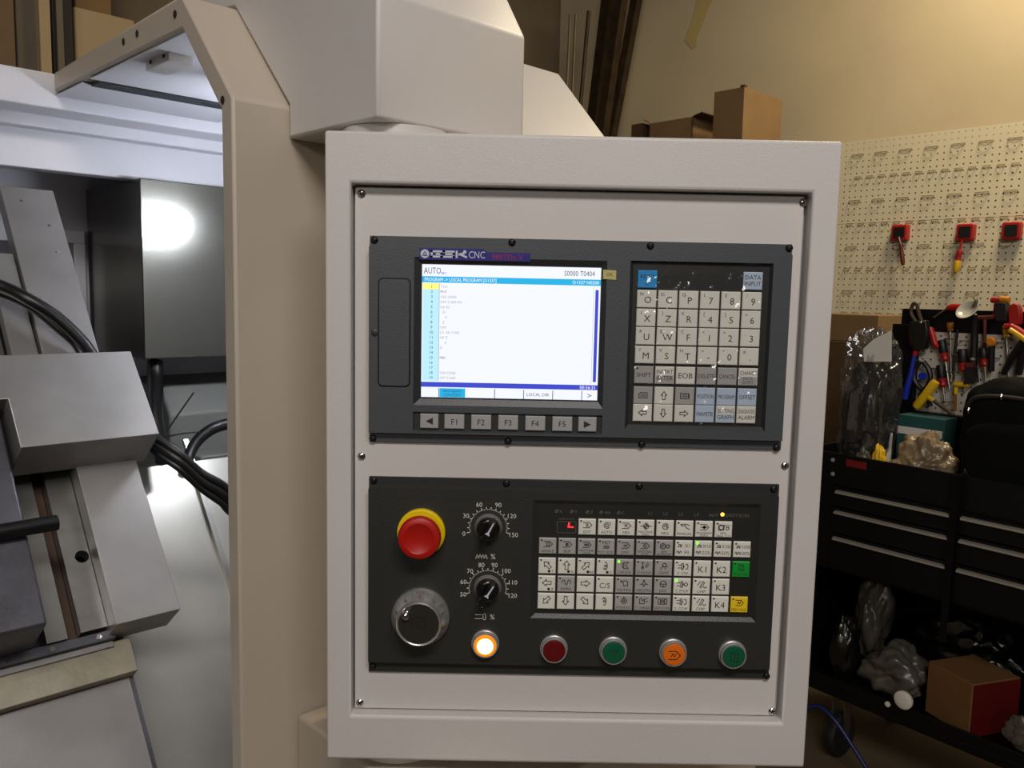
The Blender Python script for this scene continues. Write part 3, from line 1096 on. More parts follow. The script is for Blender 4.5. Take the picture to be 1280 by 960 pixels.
b.build('brand_strip', ['logo_blue', 'print_pale', 'print_red'], dsp)
# small sticker at the screen corner
sx0, sz1 = pp(754, 337, YB)
sx1, sz0 = pp(770, 349, YB)
b = MB()
b.prism([f(a, c, 0.0005) for a, c in ((sx0, sz0), (sx1, sz0 - 0.0006), (sx1, sz1 - 0.0006), (sx0, sz1))], Vector((0, 0.0004, 0)))
put_text(b, 'OK', f, (sx0 + sx1) / 2, (sz0 + sz1) / 2, 0.003, 1, n=0.0007)
b.build('sticker', ['sticker', 'print_grey'], dsp)

# ------------------------------------------------------------------ the lit screen
ys = YB + 0.003
fs_ = PF(ys)
b = MB()
SM = ['scr_white', 'scr_pale', 'scr_cyan', 'scr_yellow', 'scr_blue', 'scr_text', 'scr_grey', 'bezel_dark']
rbox(b, (SCR[0] - 0.001, SCR[1] - 0.001, SCR[2] + 0.001, SCR[3] + 0.001), ys + 0.0005, ys + 0.004, 7)
sw, sh = SCR[2] - SCR[0], SCR[3] - SCR[1]
mg = 0.0012
sx0, sz0 = SCR[0] + mg, SCR[1] + mg * 1.3
sw -= 2 * mg
sh -= 2.3 * mg


def sr(x0, y0, x1, y1, mi, n=0.0):
    """screen rectangle, y measured from the top, 0..1"""
    flat(b, [(sx0 + x0 * sw, sz0 + (1 - y1) * sh), (sx0 + x1 * sw, sz0 + (1 - y1) * sh), (sx0 + x1 * sw, sz0 + (1 - y0) * sh), (sx0 + x0 * sw, sz0 + (1 - y0) * sh)], fs_, mi, n)


def st(s, x, y, h, mi, align='L', w=None, n=0.0003):
    put_text(b, s, fs_, sx0 + x * sw, sz0 + (1 - y) * sh, h * sh, mi, align=align, n=n, w=(w * sw if w else None))


sr(0, 0, 1, 1, 0)
sr(0, 0.088, 1, 0.134, 2, 0.0001)
st('AUTO', 0.01, 0.045, 0.046, 5, w=0.095)
st('BK1', 0.108, 0.063, 0.018, 4)
st('S0000 T0404', 0.965, 0.045, 0.038, 5, 'R', 0.17)
st('PROGRAM -> LOCAL PROGRAM [O1337]', 0.015, 0.111, 0.026, 0, w=0.40)
st('O1337 N0200', 0.99, 0.111, 0.024, 0, 'R', 0.15)
sr(0.005, 0.140, 0.095, 0.185, 3, 0.0001)
sr(0.005, 0.185, 0.095, 0.875, 1, 0.0001)
sr(0.0955, 0.140, 0.0985, 0.875, 6, 0.0001)
code = ['T101', 'M15', 'G50 S3500', 'G97 S1500 M3', 'G0 X2', ' Z1', '  X', ' Z.', 'G99', 'G1 X0. F.005', 'G0 Z', '  X', 'G', '', 'M01', '', '', 'G50 S3500', 'G97 S1500']
for i in range(19):
    yy = 0.163 + i * 0.0382
    st(str(i + 1), 0.055, yy, 0.022, 5, 'C')
    if code[i].strip():
        st(code[i].strip(), 0.104 + 0.012 * (len(code[i]) - len(code[i].lstrip())), yy, 0.019, 5 if i in (1, 14) else 6)
sr(0.972, 0.165, 0.99, 0.86, 4, 0.0001)
sr(0.962, 0.140, 0.9635, 0.875, 6, 0.0001)
sr(0, 0.884, 1, 0.922, 4, 0.0001)
st('00:36:31', 0.985, 0.903, 0.025, 0, 'R', 0.11)
for xx in (0.098, 0.415, 0.58, 0.745, 0.91):
    sr(xx, 0.93, xx + 0.004, 1.0, 5, 0.0002)
sr(0.104, 0.93, 0.25, 0.999, 2, 0.0001)
st('PROGRAM', 0.177, 0.950, 0.022, 5, 'C', 0.10)
st('CONTENT', 0.177, 0.981, 0.022, 5, 'C', 0.10)
st('LOCAL DIR', 0.663, 0.965, 0.024, 5, 'C', 0.13)
st('>', 0.955, 0.965, 0.045, 5, 'C')
b.build('screen', SM, dsp)

# function keys under the screen
for nm, px, py in (('<', 536.8, 526), ('F1', 568, 526.8), ('F2', 601.5, 527.5), ('F3', 635.2, 528), ('F4', 669, 529), ('F5', 702.7, 529.7), ('>', 734, 530.2)):
    x, z = pp(px, py, YB + 0.001)
    if nm == '<':
        lg = [('p', 0, 0, [(-0.2, 0), (0.2, 0.2), (0.2, -0.2)])]
    elif nm == '>':
        lg = [('p', 0, 0, [(0.2, 0), (-0.2, 0.2), (-0.2, -0.2)])]
    else:
        lg = [('t', nm, 0, 0, 0.40, 0.8)]
    make_key('function_key', dsp, x, z, 0.0178 if nm in '<>' else 0.0195, 0.0142, YB + 0.002, 'key_fn', lg, 0.0030)

# ------------------------------------------------------------------ letter and number keypad
yk = YB + 0.004
b = MB()
rbox(b, MDI, yk, YF)
mdi = b.build('letter_keypad', 'pad_black', pen)
KW, KH = 0.0186, 0.0170


def two(a, c):
    return [('t', a, -0.26, 0.27, 0.19, 0.3), ('t', c, 0.06, -0.05, 0.38, 0.55)]


def words(*ws):
    n_ = len(ws)
    return [('t', w_, 0, (0.0 if n_ == 1 else 0.2 - 0.36 * i), 0.24, 0.86) for i, w_ in enumerate(ws)]


def ico(nm, s=0.6):
    return [('i', nm, 0, 0, s)]


rows = [
    ((808.7, 373.7), (940.7, 375.9), [two('N', 'O'), two('D', 'G'), two('Q', 'P'), two('L', '7'), two('E', '8'), two('/', '9')], 'wwwwww'),
    ((807.5, 396.8), (939.3, 399.6), [two('I', 'X'), two('J', 'Z'), two('K', 'R'), two('[', '4'), two(']', '5'), two('=', '6')], 'wwwwww'),
    ((806.8, 419.5), (937.5, 422.8), [two('A', 'U'), two('B', 'W'), two('C', 'F'), two('<', '1'), two('>', '2'), two('_', '3')], 'wwwwww'),
    ((805.7, 443.7), (936.2, 445.6), [two('Y', 'M'), two('V', 'S'), two('H', 'T'), two('+', '-'), two('*', '0'), two('#', '.')], 'wwwwww'),
    ((804.5, 468.8), (935, 470.8), [words('SHIFT'), words('INSERT', 'ALTER'), [('t', 'EOB', 0, 0, 0.32, 0.75)], words('DELETE'), words('CANCEL'), [('t', 'CHANGE', 0, 0.22, 0.24, 0.86), ('t', 'DATA', 0, -0.1, 0.17, 0.5), ('t', 'OUTPUT', 0, -0.32, 0.17, 0.6)]], 'g2wgg2'),
    ((803.7, 494.3), (933.2, 496.2), [ico('page_a', 0.55), ico('up', 0.5), ico('page_b', 0.55), words('POSITION'), words('PROGRAM'), words('OFFSET')], 'gwgbbb'),
    ((802.5, 516.5), (931.8, 517.8), [ico('left', 0.5), ico('down', 0.5), ico('right', 0.5), words('PARAMETER'), words('SETTING', 'GRAPH'), words('DIAGNOSIS', 'ALARM')], 'wwwbcw'),
]
KM = {'w': 'key_white', 'g': 'key_grey', 'b': 'key_blue', '2': 'key_white', 'c': 'key_white'}
xs0, xs1 = [], []
for p0, p1, lg, cm in rows:
    xs0.append(pp(*p0, yk - 0.002)[0])
    xs1.append(pp(*p1, yk - 0.002)[0])
mx0, mx1 = sum(xs0) / 7, sum(xs1) / 7
for p0, p1, lg, cm in rows:
    zr = (pp(*p0, yk - 0.002)[1] + pp(*p1, yk - 0.002)[1]) / 2
    for i in range(6):
        make_key('key', mdi, mx0 + (mx1 - mx0) * i / 5, zr, KW, KH, yk, KM[cm[i]], lg[i], 0.0024,
                 dot='ink' if lg[i][0][1] == 'SHIFT' else None, seam={'2': ('key_grey', 0.5), 'c': ('key_blue', 0.5)}.get(cm[i]))
x, z = pp(809, 348.9, yk - 0.002)
make_key('key', mdi, mx0, z, KW, KH, yk, 'key_cyan', [('t', 'RESET', 0, 0.15, 0.22, 0.8), ('t', '//', 0, -0.2, 0.3, 0.4)], 0.0024)
x, z = pp(941.7, 351.2, yk - 0.002)
make_key('key', mdi, mx1, z, KW, KH, yk, 'key_blue', words('DATA', 'INPUT'), 0.0024)
# wrinkled protective film over the keys
b = MB()
fx0, fx1 = mx0 - KW / 2 - 0.0015, mx1 + KW / 2 + 0.0025
fz1 = pp(809, 337, yk)[1]
fz0 = pp(809, 529, yk)[1]


def film_pt(u_, v_):
    x_ = fx0 + (fx1 - fx0) * u_ + 0.0012 * noise.noise(Vector((v_ * 9, 3, u_)))
    z_ = fz0 + (fz1 - fz0) * v_ + 0.0012 * noise.noise(Vector((u_ * 9, 7, v_)))
    h_ = 0.5 * abs(noise.noise(Vector((u_ * 6 + v_ * 5, v_ * 7, 0.4)))) + 0.35 * abs(noise.noise(Vector((u_ * 15 - v_ * 9, v_ * 13, 2.4)))) + 0.2 * abs(noise.noise(Vector((u_ * 34, v_ * 30, 5.1))))
    return Vector((x_, yk - 0.0029 - 0.0032 * h_, z_))


b.grid(film_pt, 60, 70)
b.build('plastic_film', 'clear_film', mdi, smooth=25)

# ------------------------------------------------------------------ operator panel (lower)
FL2 = quad_rect(((461.5, 595), (973, 606), (962, 850), (460.5, 838.5)), YF)
BO2 = quad_rect(((460.5, 611), (972.5, 620.5), (963.5, 838), (460, 827)), YB)
b = MB()
rbox(b, FL2, YF, YP)
opp = b.build('operator_panel', 'panel_black', pen, bevel=0.0005, seg=1)
KPO = quad_rect(((667, 623.5), (952.5, 632), (943.5, 779), (662, 771.5)), YB)
KPI = quad_rect(((672, 628), (947.5, 635.5), (938, 772.5), (669, 765.5)), YB + 0.003)
b = MB()
x0, z0, x1, z1 = BO2
for r_ in ((x0, z0, KPO[0], z1), (KPO[2], z0, x1, z1), (KPO[0], z0, KPO[2], KPO[1]), (KPO[0], KPO[3], KPO[2], z1)):
    rbox(b, r_, YB, YF)
b.build('panel_body', 'panel_black', opp)
b = MB()
reveal(b, KPO, KPI, YB, YB + 0.003)
b.build('keypad_reveal', 'panel_black', opp, smooth=10)
# engraved outline of the left-hand plate
b = MB()
ol = quad_rect(((478, 620), (655, 625), (652, 826), (477, 822)), YB)
rframe(b, ol, (ol[0] + 0.0006, ol[1] + 0.0006, ol[2] - 0.0006, ol[3] - 0.0006), YB - 0.0003, YB)
b.build('knob_plate_edge', 'bezel_dark', opp)
for px, py in ((467, 600.5), (633, 604), (799, 607.5), (967, 611.5), (466, 833), (958, 845)):
    screw(px, py, YF, 0.0036, opp, 'screw_black')

FY = PF(YB)
NY = Vector((0, -1, 0))
# emergency stop
x, z = pp(527, 664.5, YB)
b = MB()
b.lathe(FY(x, z), NY, [(0, 0), (0.0238, 0), (0.0238, 0.005), (0.0225, 0.0062), (0.013, 0.0062), (0, 0.0062)], 48)
es = b.build('emergency_stop', 'estop_yellow', pen)
b = MB()
x2, z2 = x, z
b.lathe(FY(x2, z2), NY, [(0.012, 0.0062), (0.012, 0.012), (0.0200, 0.014), (0.0209, 0.017), (0.0209, 0.022), (0.0200, 0.0248), (0.0180, 0.0258), (0.0150, 0.0260), (0.0143, 0.0255), (0, 0.0255)], 48)
b.build('mushroom_head', 'estop_red', es)

# override dials
def dial(px, py, labels, a0, a1, ticks, sub, point):
    x, z = pp(px, py, YB)
    b = MB()
    R = 0.0186
    a_ = [math.radians(a0 + (a1 - a0) * i / 40) for i in range(41)]
    stroke(b, [(x + R * math.cos(t), z + R * math.sin(t)) for t in a_], 0.0009, FY, 0, 0.0003)
    for i in range(ticks + 1):
        t = math.radians(a0 + (a1 - a0) * i / ticks)
        big = any(abs((a0 + (a1 - a0) * i / ticks) - la) < 1 for la, _ in labels)
        stroke(b, [(x + R * math.cos(t), z + R * math.sin(t)), (x + (R + (0.0032 if big else 0.002)) * math.cos(t), z + (R + (0.0032 if big else 0.002)) * math.sin(t))], 0.0008, FY, 0, 0.0003)
    for la, tx in labels:
        t = math.radians(la)
        rr = R + 0.0066 + (0.0012 if len(tx) > 2 else 0)
        put_text(b, tx, FY, x + rr * math.cos(t), z + rr * math.sin(t), 0.0046, 0, n=0.0003)
    if sub == 'wave':
        stroke(b, [(x - 0.012 + 0.0014 * i, z - 0.0295 + (0.0022 if i % 2 else -0.0022)) for i in range(9)], 0.0007, FY, 0, 0.0003)
    else:
        stroke(b, [(x - 0.012, z - 0.0275), (x - 0.004, z - 0.0275)], 0.0007, FY, 0, 0.0003)
        stroke(b, [(x - 0.012, z - 0.0315), (x - 0.004, z - 0.0315)], 0.0007, FY, 0, 0.0003)
        stroke(b, [(x - 0.004, z - 0.0325), (x - 0.004, z - 0.0265), (x - 0.0015, z - 0.0265), (x - 0.0015, z - 0.0325)], 0.0007, FY, 0, 0.0003, closed=True)
    put_text(b, '%', FY, x + 0.0052, z - 0.0295, 0.0052, 0, n=0.0003)
    sc_ = b
    b = MB()
    b.lathe(FY(x, z), NY, [(0, 0.0), (0.0142, 0.0), (0.0138, 0.0008), (0.0118, 0.0042), (0.0095, 0.0045), (0, 0.0045)], 40)
    dl = b.build('override_dial', 'dial_grey', pen)
    sc_.build('scale_print', 'print_white', dl, kind='stuff')
    # wing knob pointing at 'point'
    t = math.radians(point)
    ex, ez = math.cos(t), math.sin(t)
    b = MB()
    b.lathe(FY(x, z, 0.0045), NY, [(0.0118, 0), (0.0112, 0.004), (0.0100, 0.006), (0, 0.0065)], 32)

    def kn(p, q, n):
        return FY(x + ex * p - ez * q, z + ez * p + ex * q, 0.0045 + n)

    lo = [(0.0135, 0.0), (0.009, 0.0048), (-0.012, 0.0052), (-0.0140, 0.003), (-0.0140, -0.003), (-0.012, -0.0052), (0.009, -0.0048)]
    n_ = len(lo)
    vs = [kn(p, q, 0.002) for p, q in lo] + [kn(p * 0.96, q * 0.62, 0.017) for p, q in lo]
    b.add(vs, [tuple(range(n_, 2 * n_))] + [(i, (i + 1) % n_, n_ + (i + 1) % n_, n_ + i) for i in range(n_)])
    b.build('dial_knob', 'knob_black', dl, bevel=0.0012)
    b = MB()
    fl = [(0.012, 0.0006), (0.001, 0.0009), (-0.0015, 0.0026), (-0.0015, -0.0026), (0.001, -0.0009), (0.012, -0.0006)]
    b.prism([kn(p, q, 0.0173) for p, q in fl], Vector((0, -0.0002, 0)))
    b.build('dial_pointer', 'print_pale', dl)


dial(610.5, 659.5, [(195, '0'), (152, '30'), (112, '60'), (68, '90'), (28, '120'), (-15, '150')], 195, -15, 15, 'wave', 62)
dial(609.5, 735.5, [(195, '50'), (165, '60'), (135, '70'), (105, '80'), (75, '90'), (45, '100'), (15, '110'), (-15, '120')], 195, -15, 14, 'spin', 58)

# hand wheel
x, z = pp(526, 770, YB)
b = MB()
b.lathe(FY(x, z), NY, [(0, 0), (0.0292, 0), (0.0292, 0.005), (0.0285, 0.0062), (0.0225, 0.0135), (0.0222, 0.014)], 64, 0)
for i in range(100):
    t = 2 * math.pi * i / 100
    L = 0.0042 if i % 10 == 0 else (0.003 if i % 5 == 0 else 0.0020)
    rr0, rr1 = 0.0283, 0.0283 - L

    def on(r_, t_):
        hgt = 0.0062 + (0.0285 - r_) / 0.006 * 0.0073 + 0.0001
        return Vector((x + r_ * math.cos(t_), YB - hgt, z + r_ * math.sin(t_)))
    d_ = 0.0035 if i % 10 else 0.006
    b.add([on(rr0, t - d_), on(rr0, t + d_), on(rr1, t + d_), on(rr1, t - d_)], [(0, 1, 2, 3)], 1)
for k_ in range(10):
    ta = math.radians(90 - 36 * k_)

    def cone(px_, py_, n_, ta=ta):
        rr_ = 0.0247 + py_
        aa_ = ta - px_ / 0.0247
        hg = 0.0062 + (0.0285 - rr_) / 0.006 * 0.0073 + 0.00015
        return Vector((x + rr_ * math.cos(aa_), YB - hg, z + rr_ * math.sin(aa_)))
    put_text(b, str(k_ * 10), cone, 0, -0.0004, 0.0026, 1)
hw = b.build('hand_wheel', ['wheel_alu', 'ink'], pen)
b = MB()
b.lathe(FY(x, z), NY, [(0.0222, 0.012), (0.0222, 0.0215), (0.0212, 0.0225), (0.0205, 0.0222), (0.0200, 0.0214)], 64)
b.build('wheel_rim', 'wheel_alu', hw)
b = MB()
b.lathe(FY(x, z), NY, [(0.0200, 0.0205), (0.0200, 0.0214), (0.0075, 0.0214), (0.007, 0.0205), (0, 0.0205)], 48)
b.build('wheel_face', 'wheel_face', hw)
hx, hz = x - 0.0125, z + 0.0090
b = MB()
b.lathe(FY(hx, hz, 0.0205), NY, [(0.0046, 0), (0.0046, 0.003), (0.0040, 0.004), (0.0030, 0.0035), (0.0030, 0.006), (0.0022, 0.0066), (0, 0.0066)], 24)
stroke(b, [(hx + 0.0015, hz + 0.003), (hx + 0.0035, hz + 0.0085)], 0.0028, FY, 0, 0.0222)
b.build('crank_knob', 'chrome', hw)


def push_button(px, py, lens, ring, lbl=None, icon=None, r=0.0132, glow=False):
    x, z = pp(px, py, YB - 0.005)
    b = MB()
    b.lathe(FY(x, z), NY, [(0, 0), (r * 1.06, 0), (r * 1.06, 0.0025), (r, 0.0032), (r, 0.0062), (r * 0.95, 0.0078), (r * 0.88, 0.0078), (r * 0.85, 0.0062), (0, 0.0062)], 40)
    o = b.build('push_button', ring, pen)
    b = MB()
    b.lathe(FY(x, z), NY, [(r * 0.845, 0.0063), (r * 0.845, 0.0080), (r * 0.80, 0.0088), (r * 0.62, 0.0092), (0, 0.0094)], 36,
            mis=[0, 0, 0, 1 if glow else 0])
    f2 = PF(YB - 0.0094)
    if lbl:
        for i, w_ in enumerate(lbl):
            put_text(b, w_, f2, x, z + 0.0014 - 0.0034 * i + 0.0004 * len(lbl), 0.0021, 1, w=0.013, n=0.00015)
    if icon:
        for pl in ICON[icon]:
            stroke(b, [(x + a * 0.0165, z + c * 0.0165) for a, c in pl], 0.0008, f2, 1, 0.00015)
    b.build('lens', [lens, 'lamp_amber' if glow else 'ink'], o)
    return o


push_button(606.5, 806, 'lens_ring_amber', 'alu', glow=True)
push_button(692.5, 812.5, 'lens_red', 'alu', lbl=['STOP'])
push_button(766.8, 814.5, 'lens_green', 'alu', lbl=['SYSTEM', 'ON'])
push_button(842, 817, 'lens_orange', 'alu', icon='hold')
push_button(916.5, 819.5, 'lens_green', 'alu', icon='start')

# ------------------------------------------------------------------ machine keypad
yk = YB + 0.003
b = MB()
rbox(b, KPI, yk, YF, 0)
fk = PF(yk)
for px, py, tx in ((701, 639, 'X'), (720, 639.5, 'Y'), (739.5, 640, 'Z'), (759.5, 640.5, '4th'), (778.5, 641, 'C'), (812.5, 641.5, 'L1'), (832, 642, 'L2'), (851, 642.7, 'L3'), (870.5, 643.2, 'L4'), (891.5, 643.7, 'ALM'), (913.5, 644, 'READY'), (930, 644.5, 'RUN')):
    x, z = pp(px, py, yk)
    put_text(b, tx, fk, x, z, 0.0034, 1, n=0.0002)
    if tx in ('X', 'Y', 'Z', '4th', 'C'):
        disc(b, x - 0.0042 - 0.0012 * (len(tx) - 1), z, 0.0018, fk, 1, 0.0002, 12)
        stroke(b, [(x - 0.0056 - 0.0012 * (len(tx) - 1), z + 0.0012), (x - 0.0030 - 0.0012 * (len(tx) - 1), z - 0.0012)], 0.0007, fk, 0, 0.0003)
x, z = pp(903, 643, yk)
disc(b, x, z, 0.0020, fk, 2, 0.0003, 14)
pad = b.build('machine_keypad', ['pad_black', 'print_grey', 'led_orange'], pen)
# seven segment display
x, z = pp(708, 658.8, yk)
b = MB()
rbox(b, (x - 0.0096, z - 0.006, x + 0.0096, z + 0.006), yk - 0.0004, yk, 0)
stroke(b, [(x - 0.0094, z - 0.0058), (x + 0.0094, z - 0.0058), (x + 0.0094, z + 0.0058), (x - 0.0094, z + 0.0058)], 0.0005, fk, 1, 0.0006, closed=True)
stroke(b, [(x + 0.0026, z + 0.0042), (x + 0.0019, z + 0.0004), (x + 0.0064, z + 0.0002)], 0.0014, fk, 2, 0.0007)
put_text(b, 'GEAR/TOOL', fk, x, z + 0.0085, 0.0020, 1, w=0.015, n=0.0003)
b.build('digit_display', ['slot_dark', 'print_grey', 'led_red'], pad)

kw, kh = 0.0172, 0.0161


def kl(icon, *ws):
    n_ = len(ws)
    out = [('i', icon, 0.02, 0.12 if n_ else 0.0, 0.62)]
    for i, w_ in enumerate(ws):
        out.append(('t', w_, 0, -0.31 if n_ == 1 else (-0.24 - 0.17 * i), 0.17 if n_ == 1 else 0.14, 0.86))
    return out


def axis(icon, t=None):
    out = [('i', icon, 0.0, 0.06, 0.62)]
    if t:
        out.append(('t', t, 0.33, -0.34, 0.17, 0.3))
        out.append(('p', 0.12, -0.34, arc(0, 0, 0.085, 0, 330, 9)))
    return out


def step(a, c):
    return [('i', 'pulse', -0.22, 0.18, 0.34), ('t', a, 0.2, 0.18, 0.22, 0.52), ('i', 'wave', -0.26, -0.24, 0.32), ('t', c, 0.18, -0.24, 0.22, 0.56)]


def kk(t):
    return [('t', t, 0.0, -0.04, 0.40, 0.62)]


R1 = [kl('edit', 'EDIT'), kl('auto', 'AUTO'), kl('mdi', 'MDI'), kl('zero', 'MACHINE', 'ZERO'), kl('wheel', 'MPG'), kl('hand', 'MANUAL'), kl('pzero', 'PROGRAM', 'ZERO'), kl('trial', 'MPG', 'TRIAL CUT')]
R2 = [kl('single', 'SINGLE'), kl('skip', 'SKIP'), kl('lock', 'MACHINE', 'LOCK'), [('t', 'MST', 0.02, 0.28, 0.2, 0.5), ('i', 'chain', 0.02, 0.0, 0.6), ('t', 'M.S.T. LOCK', 0, -0.32, 0.16, 0.86)], kl('dry', 'DRY'), kl('opt', 'OPTIONAL', 'STOP'), kl('ring2', 'MPG', 'INTERRUPT'), step('X1', 'F0'), step('X10', '25%'), step('X100', '50%'), step('X1000', '100%')]
R3 = [axis('ul', 'Y'), axis('up', 'X'), axis('ur', '4th'), axis('rotc', 'C'), kl('chuck', 'CHUCK'), kl('cool', 'COOLING'), kl('light', 'LIGHT'), kl('scw', 'S. CW'), kk('K1'), kk('K2'), kl('start', 'CYCLE START')]
R4 = [axis('left', 'Z'), kl('wave', 'RAPID'), axis('right'), [('t', 'C/S', 0, -0.05, 0.34, 0.72)], kl('tail', 'TAILSTOCK'), kl('lub', 'LUBRICATING'), kl('jog', 'JOG'), kl('sstop', 'S. STOP'), kl('chip', 'CHIP'), kk('K3')]
R5 = [axis('dl'), axis('down'), axis('dr'), axis('rotd'), kl('pump', 'HYDRAULIC'), kl('turret', 'T. CHANGE'), kl('door', 'SAFETY DOOR'), kl('scw', 'S. CCW'), kl('chip', 'CHIP'), kk('K4'), kl('hold', 'FEED HOLD')]
spec = [((733.8, 658.3), (904.5, 662.2), R1, 'wwwwwwww', 2), ((684.5, 681.8), (927.3, 687.5), R2, 'gggggggwwww', 0), ((684, 707), (926.3, 712), R3, 'wwwwgggwwwG', 0),
        ((683.3, 728.8), (900, 734.3), R4, 'wgwwgggwww', 0), ((683, 750.8), (924.3, 756.5), R5, 'wwwwgggwwwY', 0)]
xa = sum(pp(*s_[0], yk - 0.002)[0] for s_ in spec[1:]) / 4
xp = sum((pp(*s_[1], yk - 0.002)[0] - pp(*s_[0], yk - 0.002)[0]) / (len(s_[2]) - 1) for s_ in spec) / 5
LED_ON = {(1, 8), (2, 4), (3, 7)}
NODOT = {(3, 2), (4, 0), (4, 1), (4, 2), (4, 3)}
for ri, (p0, p1, lg, cm, c0) in enumerate(spec):
    zr = (pp(*p0, yk - 0.002)[1] + pp(*p1, yk - 0.002)[1]) / 2
    for i, L in enumerate(lg):
        km = {'w': 'key_white', 'g': 'key_grey', 'G': 'key_green', 'Y': 'key_yellow'}[cm[i]]
        dt = 'led' if (ri, i) in LED_ON else (None if (ri, i) in NODOT else 'ink')
        make_key('key', pad, xa + xp * (i + c0), zr, kw, kh, yk, km, L, 0.0022, dot=dt)

# ================================================================== tool wall: pegboard, hooks, holders
mat('pegboard', (212, 202, 172), 0.6, bump=0.05, bscale=80, var=0.04, vscale=3)
mat('pegboard_white', (196, 190, 176), 0.55, var=0.1, vscale=12)
mat('wire', (140, 122, 88), 0.45, metal=0.3, var=0.05)
mat('tool_red', (168, 22, 17), 0.4, var=0.06)
mat('tool_black', (16, 14, 14), 0.45, var=0.1)
mat('tool_yellow', (222, 178, 20), 0.42, var=0.06)
mat('tool_orange', (205, 125, 25), 0.4, var=0.08)
mat('tool_amber', (150, 92, 24), 0.3, var=0.1)
mat('tool_blue', (22, 48, 165), 0.35, var=0.08)
mat('tool_darkred', (92, 30, 20), 0.45, var=0.1)
mat('dish_steel', (230, 226, 212), 0.2, metal=0.5, var=0.04, bump=0.3, bscale=60)
mat('tool_steel', (140, 136, 128), 0.3, metal=0.9, var=0.1)
mat('tool_brown', (70, 52, 30), 0.5, var=0.15)
mat('cart_black', (7, 7, 8), 0.45, bump=0.05, bscale=200, var=0.08, spec=0.25)
mat('drawer_grip', (176, 170, 158), 0.35, metal=0.5, var=0.04)
mat('cardboard', (128, 100, 64), 0.8, bump=0.1, bscale=120, var=0.08, vscale=8)
mat('cardboard_shaded', (112, 78, 38), 0.8, bump=0.1, bscale=120, var=0.08, vscale=8)  # cardboard darkened for the shade on the bottom shelf
mat('cardboard_dark', (84, 60, 32), 0.8, bump=0.1, bscale=120, var=0.1, vscale=8)
mat('carton_cream', (178, 156, 118), 0.75, var=0.05)
mat('carton_red_shaded', (88, 6, 5), 0.5, var=0.08)  # red darkened, the bottom shelf's shade is in the colour
mat('carton_teal', (26, 76, 76), 0.6, var=0.06)
mat('paper_white', (215, 210, 200), 0.65, var=0.05)
mat('bag_tan', (128, 110, 86), 0.3, bump=0.5, bscale=40, var=0.2, vscale=14, spec=0.6)
mat('bag_white_shaded', (82, 78, 69), 0.3, bump=0.4, bscale=30, var=0.2, vscale=10)  # white bag colour lowered to stand for the shade on the bottom shelf
mat('bag_dark', (14, 14, 13), 0.22, bump=0.5, bscale=40, var=0.2)
mat('cloth_black', (8, 8, 8), 0.85, bump=0.3, bscale=500, var=0.12, spec=0.15)
mat('cloth_brown', (34, 26, 25), 0.7, bump=0.3, bscale=500, var=0.12)
mat('rubber', (22, 22, 22), 0.6, var=0.1)
mat('rust', (58, 44, 26), 0.55, metal=0.4, bump=0.5, bscale=50, var=0.4, vscale=18)
mat('rod_grey', (120, 108, 82), 0.5, metal=0.4, var=0.15)
mat('tape', (188, 168, 108), 0.6, var=0.08)
mat('ply', (116, 94, 64), 0.7, bump=0.1, bscale=30, var=0.15, vscale=8, stretch=(1, 1, 0.1))
mat('panel_grey', (108, 98, 80), 0.6, var=0.08)
mat('shelf_dark', (30, 22, 16), 0.6, var=0.1)
mat('plate_red', (110, 8, 8), 0.5, var=0.05)
mat('hose_blue', (12, 28, 88), 0.35, var=0.05)
film('bag_clear', (235, 235, 238), 0.14, 0.09, bump=0.8, bscale=24, dif=0.015)


def WP(v, z, out=0.0):
    return M(UWALL - out, v, z)


def peg_panel(mb, fn, x0, z0, nx, nz, p, r, th, mi=0, k=8):
    """perforated sheet: each cell is a square with a real hole. fn(x, z, n), n outward"""
    for i in range(nx):
        for j in range(nz):
            cx, cz = x0 + (i + 0.5) * p, z0 + (j + 0.5) * p
            h = p / 2
            sq = [(h, 0), (h, h), (0, h), (-h, h), (-h, 0), (-h, -h), (0, -h), (h, -h)]
            vs = [fn(cx + a, cz + c, 0) for a, c in sq]
            vs += [fn(cx + r * math.cos(math.pi / 4 * q), cz + r * math.sin(math.pi / 4 * q), 0) for q in range(8)]
            vs += [fn(cx + r * math.cos(math.pi / 4 * q), cz + r * math.sin(math.pi / 4 * q), -th) for q in range(8)]
            fs = []
            for q in range(8):
                w = (q + 1) % 8
                fs += [(q, w, 8 + w, 8 + q), (8 + q, 8 + w, 16 + w, 16 + q)]
            mb.add(vs, fs, mi)


PT = 0.0254
pz_top = 2.118
seam = hitW(1200, 256)[1]
PV0 = -0.35
NX = 58
peg = thing('pegboard', M(UWALL, 0.4, 1.0), 'large cream pegboard full of holes mounted on the workshop wall', 'pegboard')
for z0_, nz_ in ((pz_top - PT * 14, 14), (pz_top - PT * 14 - 0.0012 - PT * 30, 30)):
    b = MB()
    peg_panel(b, lambda x, z, n: WP(x, z, n), PV0, z0_, NX, nz_, PT, 0.0036, 0.006)
    b.build('perforated_panel', 'pegboard', peg, smooth=20)
b = MB()
b.box(M, (UWALL + 0.008, PV0, 0.98), (UWALL + 0.0295, PV0 + 0.03, pz_top))
b.box(M, (UWALL + 0.008, PV0 + NX * PT - 0.03, 0.98), (UWALL + 0.0295, PV0 + NX * PT, pz_top))
b.box(M, (UWALL + 0.008, PV0 + 0.03, 1.30), (UWALL + 0.0295, PV0 + NX * PT - 0.03, 1.32))
b.build('batten', 'wall_grey', peg)


